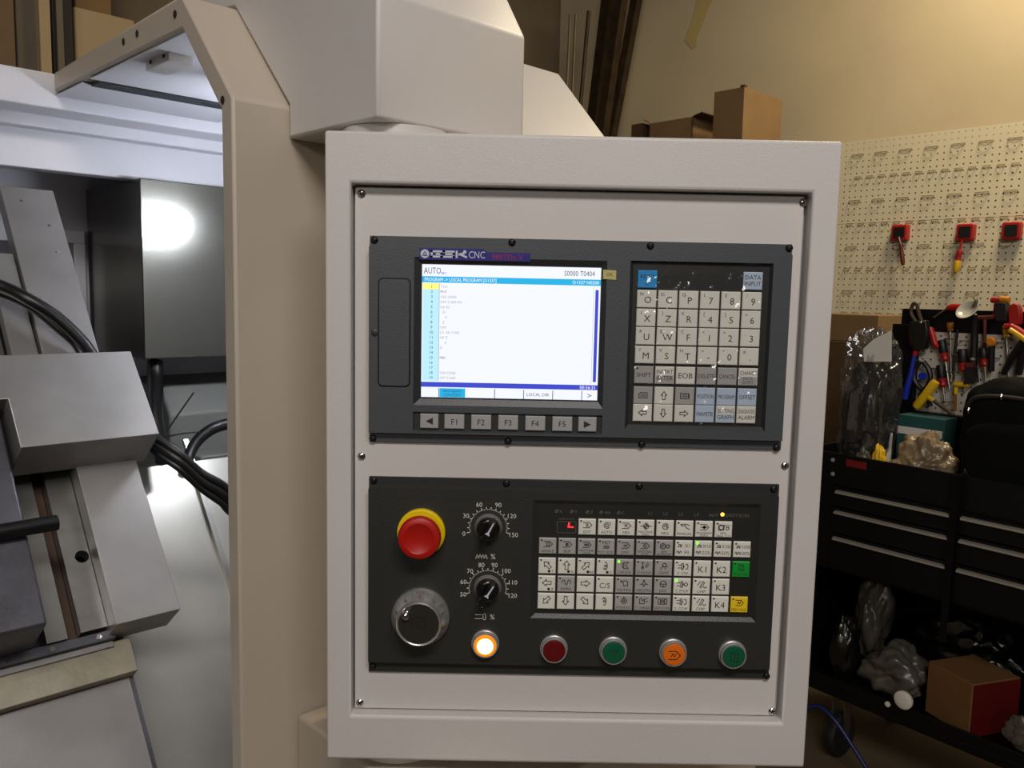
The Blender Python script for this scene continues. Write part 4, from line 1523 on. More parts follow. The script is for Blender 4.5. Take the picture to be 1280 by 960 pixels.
def hook_mesh(w, drop, out, r):
    b = MB()
    pts = [M(-0.002, -w / 2, 0) - MO, M(-0.004, -w / 2, 0) - MO]
    for i in range(1, 8):
        t = math.pi * i / 8
        pts.append(M(-0.004 - out * math.sin(t), -w / 2 * math.cos(t), -drop * math.sin(t)) - MO)
    pts += [M(-0.004, w / 2, 0) - MO, M(-0.002, w / 2, 0) - MO]
    b.tube(pts, r, 5)
    b.tube([M(-0.003, -w / 2, 0) - MO, M(-0.003, w / 2, 0) - MO], r, 5)
    o = b.build('peg_hook', 'wire', loc=Vector((0, 0, 0)))
    return o


big0 = hook_mesh(0.048, 0.019, 0.010, 0.0014)
small0 = hook_mesh(0.027, 0.013, 0.007, 0.0013)
used = {}
ORD = ['first', 'second', 'third', 'fourth', 'fifth', 'sixth', 'seventh', 'eighth', 'ninth', 'tenth', 'eleventh', 'twelfth', 'thirteenth', 'fourteenth', 'fifteenth', 'sixteenth', 'seventeenth']
hook_rows = [('large', 'top', 1072.5, 193), ('small', 'second', 1073, 221), ('large', 'third', 1068.7, 250.7), ('small', 'fourth', 1062.5, 279.5),
             ('large', 'fifth', 1064.5, 308), ('small', 'sixth', 1059, 335.5), ('large', 'seventh', 1060, 363), ('small', 'eighth', 1054.7, 390)]
for size, row, px, py in hook_rows:
    v0_, z0_ = hitW(px, py)
    step_ = PT * (4 if size == 'large' else 2)
    src = big0 if size == 'large' else small0
    v_ = v0_
    cnt = 0
    while v_ > hitW(1292, 300)[0]:
        if size in used:
            o = src.copy()
            COL.objects.link(o)
        else:
            o = src
            used[size] = 1
        o.location = WP(v_, z0_, 0.0)
        tag(o, f'{"wide" if size == "large" else "narrow"} wire hook, {ORD[cnt]} from the left in the {row} pegboard hook row', 'hook', f'{size} wire hooks, {row} row of the pegboard')
        v_ -= step_
        cnt += 1

# red magnetic holders with screwdrivers
for (px, py, lb) in ((1125.5, 291, 'red square tool holder with a black face, leftmost on the pegboard'), (1207.5, 290.5, 'red square tool holder with a black face above the yellow screwdriver'), (1265, 288.5, 'empty red square tool holder with a black face near the frame edge')):
    v_, z_ = hitW(px, py, 0.02)
    t_ = thing('tool_holder', WP(v_, z_ - 0.03, 0.0), lb, 'tool holder', 'red tool holders on the pegboard')
    b = MB()
    b.prism([WP(v_ + a, z_ + c, 0.001) for a, c in rrect(-0.033, -0.033, 0.033, 0.033, 0.008)], U * -0.034)
    b.build('block', 'tool_red', t_, bevel=0.004)
    b = MB()
    b.prism([WP(v_ + a, z_ + c, 0.0355) for a, c in rrect(-0.022, -0.022, 0.022, 0.022, 0.003)], U * -0.003)
    b.build('magnet_face', 'tool_black', t_)


def wall_driver(p0, p1, p2, hm, hm2, lb, r=0.012):
    """shaft from p0 to p1, handle from p1 to p2 (image points on a plane in front of the board)"""
    q = [WP(*hitW(*p, 0.045), 0.045) for p in (p0, p1, p2)]
    t_ = thing('screwdriver', q[2], lb, 'screwdriver', 'screwdrivers on the red holders')
    b = MB()
    b.cyl(q[0], q[1], 0.0042, n=10)
    b.build('shaft', 'tool_steel' if hm2 is None else 'tool_red', t_)
    d = (q[2] - q[1])
    L = d.length
    b = MB()
    b.lathe(q[1], d, [(0, 0), (r * 0.8, 0), (r * 1.0, L * 0.1), (r * 0.65, L * 0.22), (r * 0.95, L * 0.45), (r * 1.05, L * 0.8), (r * 0.7, L * 0.97), (0, L)], 14, 0, mis=[0, 0, 0, 0, 1, 1, 0] if hm2 else None)
    b.build('handle', [hm] + ([hm2] if hm2 else []), t_)


wall_driver((1123.5, 296), (1126, 305), (1129, 332), 'tool_darkred', None, 'screwdriver with dark brown handle hanging from the leftmost red holder', 0.009)
wall_driver((1202.5, 300), (1200, 313), (1194.5, 341), 'tool_red', 'tool_yellow', 'red and yellow screwdriver hanging from a red holder', 0.0125)

# masking tape and leaning bars on the wall
b = MB()
b.prism([WP(*hitW(px, py, -0.029), -0.029) for px, py in ((873, -25), (893, -25), (890, 3), (886, 10), (879, 30), (871, 50), (871, 58), (865, 61), (856, 50), (864, 30), (870, 8))], U * -0.001)
tag(b.build('masking_tape', 'tape'), 'torn strip of yellowish tape stuck high on the wall', 'tape')


def lean_bar(p0, p1, d0, d1, r, mt, lb, sq=True, zend=0.003):
    a = M(UWALL - d0, *hitW(*p0, d0))
    c = M(UWALL - d1, *hitW(*p1, d1))
    d = (c - a).normalized()
    e = a + d * ((zend - a.z) / d.z)
    # keep the foot in the room, close to the wall
    b = MB()
    if sq:
        x_, y_ = U * r, V * r
        b.hexa([e - x_ - y_, e + x_ - y_, e + x_ + y_, e - x_ + y_, a - x_ - y_, a + x_ - y_, a + x_ + y_, a - x_ + y_])
    else:
        b.cyl(e, a, r, n=10)
    tag(b.build('metal_bar' if sq else 'metal_rod', mt), lb, 'bar' if sq else 'rod', 'bars leaning in the workshop corner')


lean_bar((766, -40), (741, 165), 0.04, 0.06, 0.030, 'rust', 'leftmost dark rusty flat bar leaning in the wall corner')
lean_bar((782, -40), (753, 165), 0.24, 0.29, 0.024, 'rust', 'middle dark rusty bar leaning in the wall corner')
lean_bar((803, -40), (765, 165), 0.13, 0.17, 0.022, 'rust', 'rightmost dark rusty bar leaning on the cream wall')
lean_bar((713, 18), (707, 150), 0.36, 0.37, 0.008, 'rod_grey', 'thin grey rod standing at the wall corner, furthest left', False)
lean_bar((720, 18), (714, 150), 0.33, 0.34, 0.008, 'rod_grey', 'thin grey rod standing between another rod and a dark rod', False)
lean_bar((736, 14), (722, 170), 0.42, 0.45, 0.010, 'rust', 'thin dark rod standing left of the rusty bars', False)

# cabinet by the wall carrying cartons (behind the pendant)
b = MB()
cv0, cv1 = hitW(1026, 300, 0.02)[0], hitW(775, 150, 0.45)[0]
ctop = 1.90
b.box(M, (UWALL - 0.60, cv0, 0.0), (UWALL - 0.02, cv1, ctop))
cab = thing('storage_cabinet', M(UWALL - 0.3, (cv0 + cv1) / 2, 0), 'dark storage cabinet under the cartons behind the control pendant', 'cabinet')
b.build('cabinet_body', 'shelf_dark', cab, bevel=0.004)
for s_ in (0, 1):
    b = MB()
    w_ = (cv1 - cv0) / 2
    b.box(M, (UWALL - 0.618, cv0 + w_ * s_ + 0.004, 0.05), (UWALL - 0.6005, cv0 + w_ * (s_ + 1) - 0.004, ctop - 0.02))
    b.build('cabinet_door', 'shelf_dark', cab, bevel=0.002)


def hU(px, py, u):
    p = hit(px, py, U, MO.dot(U) + u) - MO
    return p.dot(V), p.z


# tall carton: its near upright edge at pixel column 930
u_c = UWALL - 0.58
ev, ez = hU(931, 108, u_c)
# near edge: -u face runs left (along V), -v face runs right (along U)
lv = hU(893, 113, u_c)[0]
pr_ = hit(978, 125, V, MO.dot(V) + ev) - MO
ru_ = pr_.dot(U)
ct = thing('carton', M((u_c + ru_) / 2, (ev + lv) / 2, ctop), 'tall brown cardboard carton standing above the pendant corner', 'carton')
b = MB()
b.box(M, (u_c, ev, ctop), (min(ru_, UWALL - 0.03), lv, ez))
b.build('box_body', 'cardboard', ct, bevel=0.002)
b = MB()
b.box(M, (u_c - 0.001, ev - 0.001, ez - 0.001), (u_c + 0.02, ev + 0.02, ez + 0.008))
b.build('folded_corner', 'cardboard_dark', ct)
# open carton with flaps
u_o = UWALL - 0.50
ov1, oz = hU(812, 150, u_o)
ov0, _ = hU(866, 148, u_o)
oc = thing('open_carton', M(u_o + 0.15, (ov0 + ov1) / 2, ctop), 'open cardboard carton with raised flaps left of the tall carton', 'carton')
b = MB()
zc_ = hU(840, 150, u_o)[1]
for a in (((u_o, ov0, ctop), (u_o + 0.006, ov1, zc_)), ((u_o + 0.28, ov0, ctop), (u_o + 0.286, ov1, zc_)), ((u_o, ov0, ctop), (u_o + 0.286, ov0 + 0.006, zc_)), ((u_o, ov1 - 0.006, ctop), (u_o + 0.286, ov1, zc_)), ((u_o, ov0, ctop), (u_o + 0.286, ov1, ctop + 0.006))):
    b.box(M, *a)
b.build('box_body', 'cardboard', oc)
b = MB()
b.prism([M(u_o, ov1, zc_), M(u_o + 0.28, ov1, zc_), M(u_o + 0.26, ov1 + 0.05, zc_ + 0.02), M(u_o + 0.02, ov1 + 0.05, zc_ + 0.025)], Vector((0, 0, 0.004)))
b.build('flap', 'cardboard', oc)
b = MB()
b.prism([M(u_o, ov0, zc_), M(u_o + 0.28, ov0, zc_), M(u_o + 0.27, ov0 - 0.06, zc_ + 0.004), M(u_o - 0.02, ov0 - 0.06, zc_ + 0.006)], Vector((0, 0, 0.004)))
b.build('flap', 'cardboard_dark', oc)
b = MB()
dv1, dz_ = hU(786, 155, u_o)
dv0 = ov1 + 0.055
b.box(M, (u_o + 0.02, min(dv0, dv1), ctop), (u_o + 0.26, max(dv0, dv1), dz_))
tag(b.build('small_carton', 'cardboard_dark', bevel=0.002), 'low dark carton beside the leaning bars', 'carton')

# ================================================================== rack and panels seen over the lathe roof
def hV(px, py, v):
    p = hit(px, py, V, MO.dot(V) + v) - MO
    return p.dot(U), p.z


def upright(name, px0, px1, v, th, mt, lb, cat, top=3.2, group=None):
    a, c = hV(px0, 50, v)[0], hV(px1, 50, v)[0]
    b = MB()
    b.box(M, (a, v, 0.001), (c, v + th, top))
    tag(b.build(name, mt, bevel=0.003), lb, cat, group)


upright('wood_panel', -40, 19, 2.10, 0.04, 'ply', 'brown wooden panel upright at the far left edge above the lathe', 'panel', group='panels behind the lathe')
upright('grey_panel', 20.5, 48, 2.14, 0.03, 'panel_grey', 'grey panel upright between the wooden panel and the pale post', 'panel', group='panels behind the lathe')
rk = thing('storage_rack', M(hV(110, 50, 2.1)[0], 2.3, 0), 'pale and dark storage rack behind the lathe roof', 'rack')
ra, rb_ = hV(50, 50, 2.1)[0], hV(64, 50, 2.1)[0]
b = MB()
b.box(M, (ra, 2.10, 0.001), (rb_, 2.15, 3.2))
b.build('post', 'carton_cream', rk, bevel=0.002)
b = MB()
b.box(M, (hV(65.5, 50, 2.12)[0], 2.12, 0.001), (hV(92, 50, 2.12)[0], 2.30, 3.2))
b.build('post', 'shelf_dark', rk, bevel=0.004)  # dark slab standing in for the shaded gap beside the pale one
b = MB()
b.box(M, (hV(72, 50, 2.11)[0], 2.112, 0.5), (hV(80, 50, 2.11)[0], 2.1195, 3.2))
b.build('channel', 'panel_grey', rk)
bu0, bz0 = hV(93.5, 96, 2.16)
bu1, bz1 = hV(168, 10, 2.16)
b = MB()
b.box(M, (hV(92, 50, 2.14)[0] + 0.001, 2.14, bz0 - 0.05), (bu1 + 0.35, 2.55, bz0 - 0.02))
b.build('shelf', 'shelf_dark', rk)
b = MB()
b.box(M, (bu1 + 0.31, 2.14, 0.001), (bu1 + 0.35, 2.18, 3.2))
b.build('post', 'shelf_dark', rk)
b = MB()
b.box(M, (bu0 + 0.004, 2.16, bz0 - 0.0195), (bu1, 2.50, hV(120, 14, 2.16)[1]))
tag(b.build('cream_carton', 'carton_cream', bevel=0.006), 'cream carton on the rack above the lathe door flange', 'carton')
b = MB()
b.box(M, (bu0 + 0.02, 2.20, hV(120, 14, 2.16)[1] + 0.001), (bu1 - 0.06, 2.50, hV(120, 14, 2.16)[1] + 0.30))
tag(b.build('upper_carton', 'cardboard', bevel=0.004), 'brown carton stacked on top of the cream carton', 'carton')

# ================================================================== tool cart
cart = thing('tool_cart', K(0.3, 0.22, 0), 'black rolling tool cart with drawers and a perforated tool board', 'tool cart')
AL, AR = -0.13, 0.78
b = MB()
b.box(K, (AL, 0.004, 0.60), (AR, 0.45, 0.868))
body = b.build('cart_body', 'cart_black', cart, bevel=0.004)
b = MB()
rimz = 0.962
for a in (((AL, 0.0, 0.868), (AR, 0.012, rimz)), ((AL, 0.438, 0.868), (AR, 0.45, rimz)), ((AL, 0.012, 0.868), (AL + 0.012, 0.438, rimz)), ((AR - 0.012, 0.012, 0.868), (AR, 0.438, rimz))):
    b.box(K, *a)
b.build('tray_rim', 'cart_black', cart)
for bank, (a0, a1) in enumerate(((0.0, 0.338), (0.362, 0.70))):
    for zt_, zb_ in ((0.862, 0.803), (0.799, 0.722), (0.718, 0.612)):
        b = MB()
        b.box(K, (a0 - 0.012, -0.008, zb_), (a1 + 0.004, 0.0035, zt_))
        d_ = b.build('drawer', 'cart_black', cart, bevel=0.002)
        b = MB()
        zz = zt_ - 0.013
        b.prism([K(a0, y_, zz + z_) for y_, z_ in ((-0.0085, -0.006), (-0.020, -0.004), (-0.020, 0.002), (-0.0085, 0.005))], CW * (a1 - a0))
        b.build('drawer_grip', 'drawer_grip', d_)
b = MB()
pa, pz1_ = hitK(1058.5, 574, -0.001)
pb_, pz0_ = hitK(1083, 587, -0.001)
b.box(K, (pa, -0.003, pz0_), (pb_, -0.0005, pz1_))
b.build('red_plate', 'plate_red', cart)
for py in (575, 592.5):
    a_, z_ = hitK(1040.5, py, -0.004)
    b = MB()
    b.lathe(K(a_, -0.001, z_), -CB, [(0.0065, 0), (0.006, 0.003), (0, 0.005)], 14)
    b.build('rivet', 'drawer_grip', cart)
b = MB()
b.box(K, (AL, 0.0, 0.205), (AR, 0.45, 0.232))
b.box(K, (AL, 0.0, 0.2325), (AR, 0.008, 0.262))
b.build('bottom_shelf', 'cart_black', cart, bevel=0.002)
for a_ in (AL, AR - 0.03):
    for y_ in (0.415, 0.0085):
        b = MB()
        b.box(K, (a_, y_, 0.233), (a_ + 0.03, y_ + 0.03, 0.5995))
        b.build('corner_post', 'cart_black', cart)
for a_, y_ in ((0.03, 0.05), (0.72, 0.05), (0.03, 0.40), (0.72, 0.40)):
    b = MB()
    b.box(K, (a_ - 0.028, y_ - 0.03, 0.198), (a_ + 0.028, y_ + 0.03, 0.2048))
    b.prism([K(a_ - 0.022, y_ + q, z_) for q, z_ in ((-0.025, 0.1975), (0.025, 0.1975), (0.012, 0.065), (-0.012, 0.065))], CW * 0.004)
    b.prism([K(a_ + 0.018, y_ + q, z_) for q, z_ in ((-0.025, 0.1975), (0.025, 0.1975), (0.012, 0.065), (-0.012, 0.065))], CW * 0.004)
    cs = b.build('caster', 'tool_steel', cart)
    b = MB()
    b.lathe(K(a_ - 0.016, y_, 0.070), CW, [(0, 0), (0.03, 0), (0.066, 0.002), (0.069, 0.008), (0.069, 0.024), (0.066, 0.030), (0.03, 0.032), (0, 0.032)], 32)
    b.build('wheel', 'rubber', cs)
b = MB()
b.box(K, (AL + 0.031, 0.435, 0.2335), (AR - 0.031, 0.445, 0.599))
b.build('added_back_panel', 'cart_black', cart)  # added dark sheet in place of the shade behind the shelf
b = MB()
b.box(K, (AL + 0.004, 0.040, 0.2335), (AL + 0.012, 0.414, 0.599))
b.build('added_side_panel', 'cart_black', cart)  # added dark sheet, keeps the left end below the drawers black
# tool board
b = MB()
b.box(K, (-0.018, 0.352, 1.332), (0.70, 0.366, 1.402))
b.box(K, (-0.040, 0.340, 0.963), (0.044, 0.368, 1.352))
b.box(K, (-0.040, 0.318, 1.040), (0.70, 0.352, 1.078))
b.box(K, (0.655, 0.352, 0.963), (0.70, 0.366, 1.332))
b.box(K, (0.0445, 0.353, 0.963), (0.6545, 0.362, 1.0395))
tb = b.build('tool_board_frame', 'cart_black', cart, bevel=0.002)
b = MB()
peg_panel(b, lambda x, z, n: K(x, 0.356 - n, z), 0.045, 1.078, 24, 10, PT, 0.0034, 0.004)
b.build('perforated_panel', 'pegboard_white', tb, smooth=20)

b = MB()
b.box(K, (0.045, 0.3615, 1.0785), (0.6545, 0.3655, 1.3315))
b.build('added_hole_backing', 'cart_black', tb)  # black sheet added behind the board so its holes look dark

# ------------------------------------------------------------------ tools on the board
def T(px, py, y=0.33):
    a, z = hitK(px, py, y)
    return K(a, y, z)


G_SD = 'screwdrivers on the cart tool board'


def driver(p0, p1, p2, lb, r=0.013, m0='tool_black', m1='tool_red', y=0.335, sh='tool_steel'):
    """handle p0->p1, shaft p1->p2"""
    a, c, e = T(*p0, y), T(*p1, y), T(*p2, y)
    t_ = thing('screwdriver', e, lb, 'screwdriver', G_SD)
    d = c - a
    L = d.length
    b = MB()
    b.lathe(a, d, [(0, 0), (r * 0.85, 0), (r, L * 0.08), (r, L * 0.6), (r * 0.75, L * 0.72), (r * 0.95, L * 0.9), (r * 0.5, L), (0, L)], 12, 0, mis=[0, 0, 0, 1, 1, 1, 1])
    b.build('handle', [m0, m1], t_)
    b = MB()
    b.cyl(c, e, 0.0032, n=8)
    b.build('shaft', sh, t_)


driver((1177, 425), (1182, 452), (1187, 486), 'black and red screwdriver hanging diagonally, upper left of the white board')
driver((1175.5, 456), (1179, 484), (1182, 514), 'black and red screwdriver hanging lowest, between the yellow handles')
driver((1203, 436), (1205, 465), (1206, 492), 'black and red screwdriver hanging right of the long steel rods', r=0.0145)
driver((1229, 434), (1231, 458), (1232, 478), 'black and red screwdriver hanging beside the orange hub tool')
driver((1187.5, 403), (1188, 414), (1189, 478), 'long thin shaft screwdriver with small amber handle', r=0.010, m0='tool_amber', m1='tool_amber')
driver((1257, 407), (1258, 422), (1261, 470), 'steel shaft screwdriver with small yellow handle under the red paddle', r=0.009, m0='tool_yellow', m1='tool_yellow', y=0.34)


def one(name, fn, mt, lb, cat, group=None, bevel=0.0, parts=()):
    """single thing: fn fills the main mesh; parts = (name, fn, mat)"""
    b = MB()
    fn(b)
    if not parts:
        return tag(b.build(name, mt, bevel=bevel), lb, cat, group)
    lo = min(b.v, key=lambda p: p.z).copy()
    t_ = thing(name, lo, lb, cat, group)
    b.build(parts[0], mt, t_, bevel=bevel)
    for nm, f2, m2 in parts[1:]:
        b = MB()
        f2(b)
        b.build(nm, m2, t_, bevel=bevel)
    return t_


one('extension_bar', lambda b: (b.cyl(T(1197, 412, .335), T(1191, 470, .335), 0.004, n=10)), 'tool_black', 'long dark thin rod with a chrome joint at its foot', 'rod',
    parts=('rod', ('joint', lambda b: b.cyl(T(1191, 468, .335), T(1189.5, 477, .335), 0.008, n=12), 'chrome')))


# strainer-like steel dish on a dark handle
def dish(b):
    c = T(1210, 388, 0.30)
    ax = (CB * -0.75 + Z * 0.62 + CW * -0.2)
    b.lathe(c, ax, [(0, -0.010), (0.012, -0.009), (0.024, -0.004), (0.031, 0.003), (0.034, 0.004), (0.034, 0.0055), (0.030, 0.005), (0.022, -0.002), (0.012, -0.006), (0, -0.0075)], 28)


one('inspection_dish', dish, 'dish_steel', 'shiny silver dish on a long dark handle above the white board', 'ladle',
    parts=('dish', ('handle', lambda b: b.tube([T(1219.5, 393, .305), T(1219, 402, .32), T(1218, 425, .325), T(1217, 456, .325)], [0.004, 0.010, 0.011, 0.0105], 10), 'tool_black'),
           ('hanger', lambda b: b.tube([T(1217, 384, .30), T(1220, 378, .30), T(1220, 374, .30)], 0.005, 8), 'tool_steel'), ('band', lambda b: b.cyl(T(1217, 447, .3245), T(1217, 450, .3245), 0.0118, n=12), 'chrome')))
one('scrub_brush', lambda b: b.prism([T(px, py, 0.34) for px, py in ((1211, 459), (1222, 459), (1224, 478), (1210, 480))], CB * -0.03), 'tool_black', 'black brush with a brown top below the dark handle', 'brush',
    parts=('bristles', ('head', lambda b: b.prism([T(px, py, 0.34) for px, py in ((1212, 453), (1222, 453), (1222, 458.6), (1212, 458.6))], CB * -0.03), 'tool_darkred')))


def thandle(p0, p1, q0, q1, lb, r=0.014, m0='tool_yellow', m1='tool_brown', y=0.32, rs=0.006):
    t_ = thing('t_handle_tool', T(*q1, y), lb, 'hand tool', 't-handle tools on the cart tool board')
    a, c = T(*p0, y), T(*p1, y)
    d = c - a
    L = d.length
    b = MB()
    b.lathe(a, d, [(0, 0), (r * 0.8, 0), (r, L * 0.08), (r * 0.92, L * 0.5), (r, L * 0.92), (r * 0.8, L), (0, L)], 14)
    b.build('grip', m0, t_)
    a, c = T(*q0, y), T(*q1, y)
    b = MB()
    b.cyl(a, a + (c - a) * 0.28, rs * 1.3, n=10)
    b.build('collar', m0, t_)
    b = MB()
    b.cyl(a + (c - a) * 0.28, c, rs, n=10)
    b.build('shaft', m1, t_)


thandle((1145, 509), (1170, 477), (1158, 494), (1192, 519), 'large yellow t-handle tool lying diagonally at the board foot', y=0.29)
thandle((1193, 480), (1211, 481), (1195, 484), (1193.5, 514), 'small yellow t-handle tool beside the backpack', r=0.0085, y=0.325, rs=0.0045, m1='tool_amber')
thandle((1239, 375), (1262, 376), (1245, 379), (1242, 394), 'red t-handle tool with orange end above the board', r=0.009, m0='tool_red', m1='tool_red', y=0.345, rs=0.004)
thandle((1221, 398), (1250, 396), (1231, 399), (1231, 436), 'dark red t-handle tool in front of the black band', r=0.008, m0='tool_darkred', m1='tool_darkred', y=0.336, rs=0.005)

one('blue_tube', lambda b: b.tube([T(1143, 444, .32), T(1139, 466, .318), T(1134, 484, .316), T(1131, 499, .315)], [0.006, 0.009, 0.010, 0.009], 12), 'tool_blue', 'blue tube hanging left of the white board', 'tube',
    parts=('tube', ('cap', lambda b: b.cyl(T(1145, 438, .32), T(1143.2, 444, .32), 0.008, n=12), 'tool_red')))


def loop_path(pts, y):
    return smooth_path([T(px, py, y) for px, py in pts], 5)


one('ring_pliers', lambda b: b.tube(loop_path([(1150, 452), (1144, 462), (1143, 474), (1149, 484), (1158, 492), (1163, 508)], .325), 0.008, 8), 'tool_black', 'black handled pliers hanging below the black clamp', 'pliers',
    parts=('handle', ('handle', lambda b: b.tube(loop_path([(1154, 452), (1161, 462), (1163, 472), (1160, 482), (1152, 492), (1149, 500)], .318), 0.008, 8), 'tool_black'), ('pivot', lambda b: b.lathe(T(1154, 470, .318), -CB, [(0, 0), (0.012, 0), (0.012, 0.008), (0, 0.008)], 16), 'tool_blue')))
one('bar_clamp', lambda b: b.prism([T(px, py, 0.335) for px, py in ((1143, 402), (1162, 400), (1165, 414), (1161, 436), (1147, 438), (1141, 420))], CB * -0.03), 'tool_black', 'black clamp with open jaws over the left board edge', 'clamp', bevel=0.003,
    parts=('body', ('jaw', lambda b: b.tube(loop_path([(1146, 404), (1139, 392), (1141, 381), (1146, 380), (1148, 390), (1152, 402)], .325), 0.006, 8), 'tool_brown'),
           ('screw_head', lambda b: b.lathe(T(1151, 403, .30), -CB, [(0, 0), (0.007, 0), (0.005, 0.004), (0, 0.005)], 12), 'chrome'), ('grip', lambda b: b.tube(loop_path([(1139, 405), (1138, 418), (1140, 432)], .328), 0.006, 8), 'tool_red')))
one('curved_knife', lambda b: b.tube(loop_path([(1162, 409), (1166, 420), (1169, 430), (1175, 434)], .332), [0.004] + [0.0095] * 12 + [0.0095, 0.009, 0.006], 10), 'tool_red', 'red curved knife handle beside the black clamp', 'knife')
one('red_driver', lambda b: b.tube([T(1184, 385, .33), T(1190, 384, .33), T(1204, 384, .33)], [0.007, 0.011, 0.010], 12), 'tool_red', 'red screwdriver handle lying on top of the tool board', 'screwdriver', G_SD,
    parts=('handle', ('shaft', lambda b: b.cyl(T(1184, 385, .33), T(1167, 397, .33), 0.0025, n=8), 'tool_steel')))
one('black_block', lambda b: b.prism([T(px, py, 0.345) for px, py in ((1248, 378), (1263, 379), (1264, 402), (1249, 401))], CB * -0.03), 'tool_black', 'black block tool with an orange end on the board top', 'hand tool', bevel=0.002,
    parts=('body', ('end_grip', lambda b: b.cyl(T(1250, 374, .33), T(1262, 375, .33), 0.010, n=14), 'tool_orange')))


def paddle(b):
    c = [(1264, 406), (1263.5, 388), (1266, 381), (1272, 378.5), (1277, 381), (1279.5, 388), (1279, 406)]
    b.prism([T(px, py, 0.335) for px, py in c], CB * -0.022)


one('red_paddle', paddle, 'tool_red', 'bright red rounded paddle shaped handle at the frame edge', 'hand tool', bevel=0.004)
one('yellow_pliers', lambda b: b.tube(loop_path([(1256, 408), (1262, 408), (1270, 412), (1283, 421)], .31), [0.009] * 6 + [0.012] * 10, 10), 'tool_red', 'red and yellow handled long pliers at the board right', 'pliers',
    parts=('handle', ('grip_inlay', lambda b: b.tube(loop_path([(1262, 412), (1270, 417), (1283, 426)], .295), 0.008, 8), 'tool_yellow'), ('jaw', lambda b: b.tube([T(1280, 428, .31), T(1266, 446, .315), T(1254, 468, .32)], [0.013, 0.012, 0.008], 8), 'tool_black'),
           ('jaw', lambda b: b.tube([T(1284, 428, .31), T(1278, 446, .315), T(1273, 468, .32)], [0.013, 0.012, 0.010], 8), 'tool_black')))
one('hub_tool', lambda b: b.lathe(T(1240, 427, .31), -CB, [(0, 0), (0.0145, 0), (0.0145, 0.010), (0.010, 0.014), (0, 0.014)], 8), 'tool_orange', 'black shaft tool with an orange star shaped hub', 'hand tool',
    parts=('hub', ('shaft', lambda b: b.cyl(T(1240, 430, .317), T(1239, 464, .325), 0.009, n=10), 'tool_black')))
for px, py, wh in ((1184, 423, 'beside the amber handled screwdriver'), (1203, 425.5, 'above the third red screwdriver'), (1224, 427, 'left of the orange hub'), (1249, 428, 'right of the orange hub'), (1193, 443, 'on the long dark rod'), (1220, 447, 'under the long dish handle'), (1239, 447, 'on the orange hub tool shaft'), (1268, 448, 'between the long plier jaws'), (1187, 464, 'below the diagonal screwdriver'), (1181, 501, 'under the lowest screwdriver'), (1147, 441, 'at the left board edge by the blue tube'), (1167, 460, 'left of the lowest screwdriver')):
    b = MB()
    p = T(px, py, 0.352)
    b.tube([p, p - CB * 0.02 - Z * 0.002, p - CB * 0.024 + CW * 0.006, p - CB * 0.022 + CW * 0.02, p - CB * 0.004 + CW * 0.026], 0.0018, 6)
    tag(b.build('board_hook', 'tool_steel'), 'small steel board hook ' + wh, 'hook', 'hooks on the white tool board')


# ------------------------------------------------------------------ soft things
def blob(mb, c, ax, p=2.5, amp=0.12, seed=0.0, fr=2.2, nu=48, nv=28, flat_b=None, ridge=0.0):
    """superellipsoid with folds; ax = three half-axis vectors"""
    def sgn(w, e):
        return math.copysign(abs(w) ** e, w)
    e = 2 / p
    rings = []
    for j in range(nv + 1):
        ph = -math.pi / 2 + math.pi * j / nv
        ring = []
        for i in range(nu):
            th = 2 * math.pi * i / nu
            x = sgn(math.cos(ph), e) * sgn(math.cos(th), e)
            y = sgn(math.cos(ph), e) * sgn(math.sin(th), e)
            z = sgn(math.sin(ph), e)
            d = Vector((x, y, z))
            k_ = 1 + amp * noise.noise(d * fr + Vector((seed, seed * 2, 0))) + amp * 0.5 * noise.noise(d * fr * 2.7 + Vector((seed, 0, seed)))
            k_ -= ridge * abs(noise.noise(d * fr * 1.7 + Vector((0, seed, seed)))) + ridge * 0.5 * abs(noise.noise(d * fr * 4.1 + Vector((seed, seed, 3))))
            q = Vector(c) + (ax[0] * x + ax[1] * y + ax[2] * z) * k_
            if flat_b is not None and q.z < flat_b:
                q.z = flat_b
            ring.append(q)
        rings.append(ring)
    o = len(mb.v)
    for r in rings:
        mb.v += r
    for j in range(nv):
        for i in range(nu):
            a = o + j * nu + i
            b_ = o + j * nu + (i + 1) % nu
            mb.f.append((a, b_, b_ + nu, a + nu))
            mb.m.append(0)


def soft(name, px, py, y, w, d, h, zb_, mt, lb, cat, **kw):
    a, z = hitK(px, py, y)
    b = MB()
    blob(b, K(a, y, zb_ + h / 2), (CW * (w / 2), CB * (d / 2), Z * (h / 2)), flat_b=zb_ + 0.001, **kw)
    return tag(b.build(name, mt, smooth=60), lb, cat)


TRZ = 0.8685
# filler under the heap on the tray
# black part wrapped in a clear bag, with a white card
bp_ = thing('bagged_part', K(-0.055, 0.17, TRZ), 'black part in a shiny clear plastic bag with white card', 'bag')
b = MB()
blob(b, K(0.013, 0.125, TRZ + 0.185), (CW * 0.068, CB * 0.065, Z * 0.19), p=3.0, amp=0.14, seed=1.3, fr=2.0, ridge=0.12, flat_b=TRZ + 0.001)
b.build('black_content', 'bag_dark', bp_, smooth=60)
b = MB()
cpts = [(1080, 452), (1079, 436), (1092, 424), (1114, 413), (1114, 452)]
b.prism([T(px, py, 0.052) for px, py in cpts], CB * 0.002)
b.build('white_card', 'paper_white', bp_)
b = MB()
blob(b, K(0.012, 0.125, TRZ + 0.240), (CW * 0.082, CB * 0.088, Z * 0.240), p=3.2, amp=0.10, seed=4.2, fr=2.4, ridge=0.22, flat_b=TRZ + 0.0005, nu=64, nv=40)
b.build('clear_bag', 'bag_clear', bp_, smooth=30)

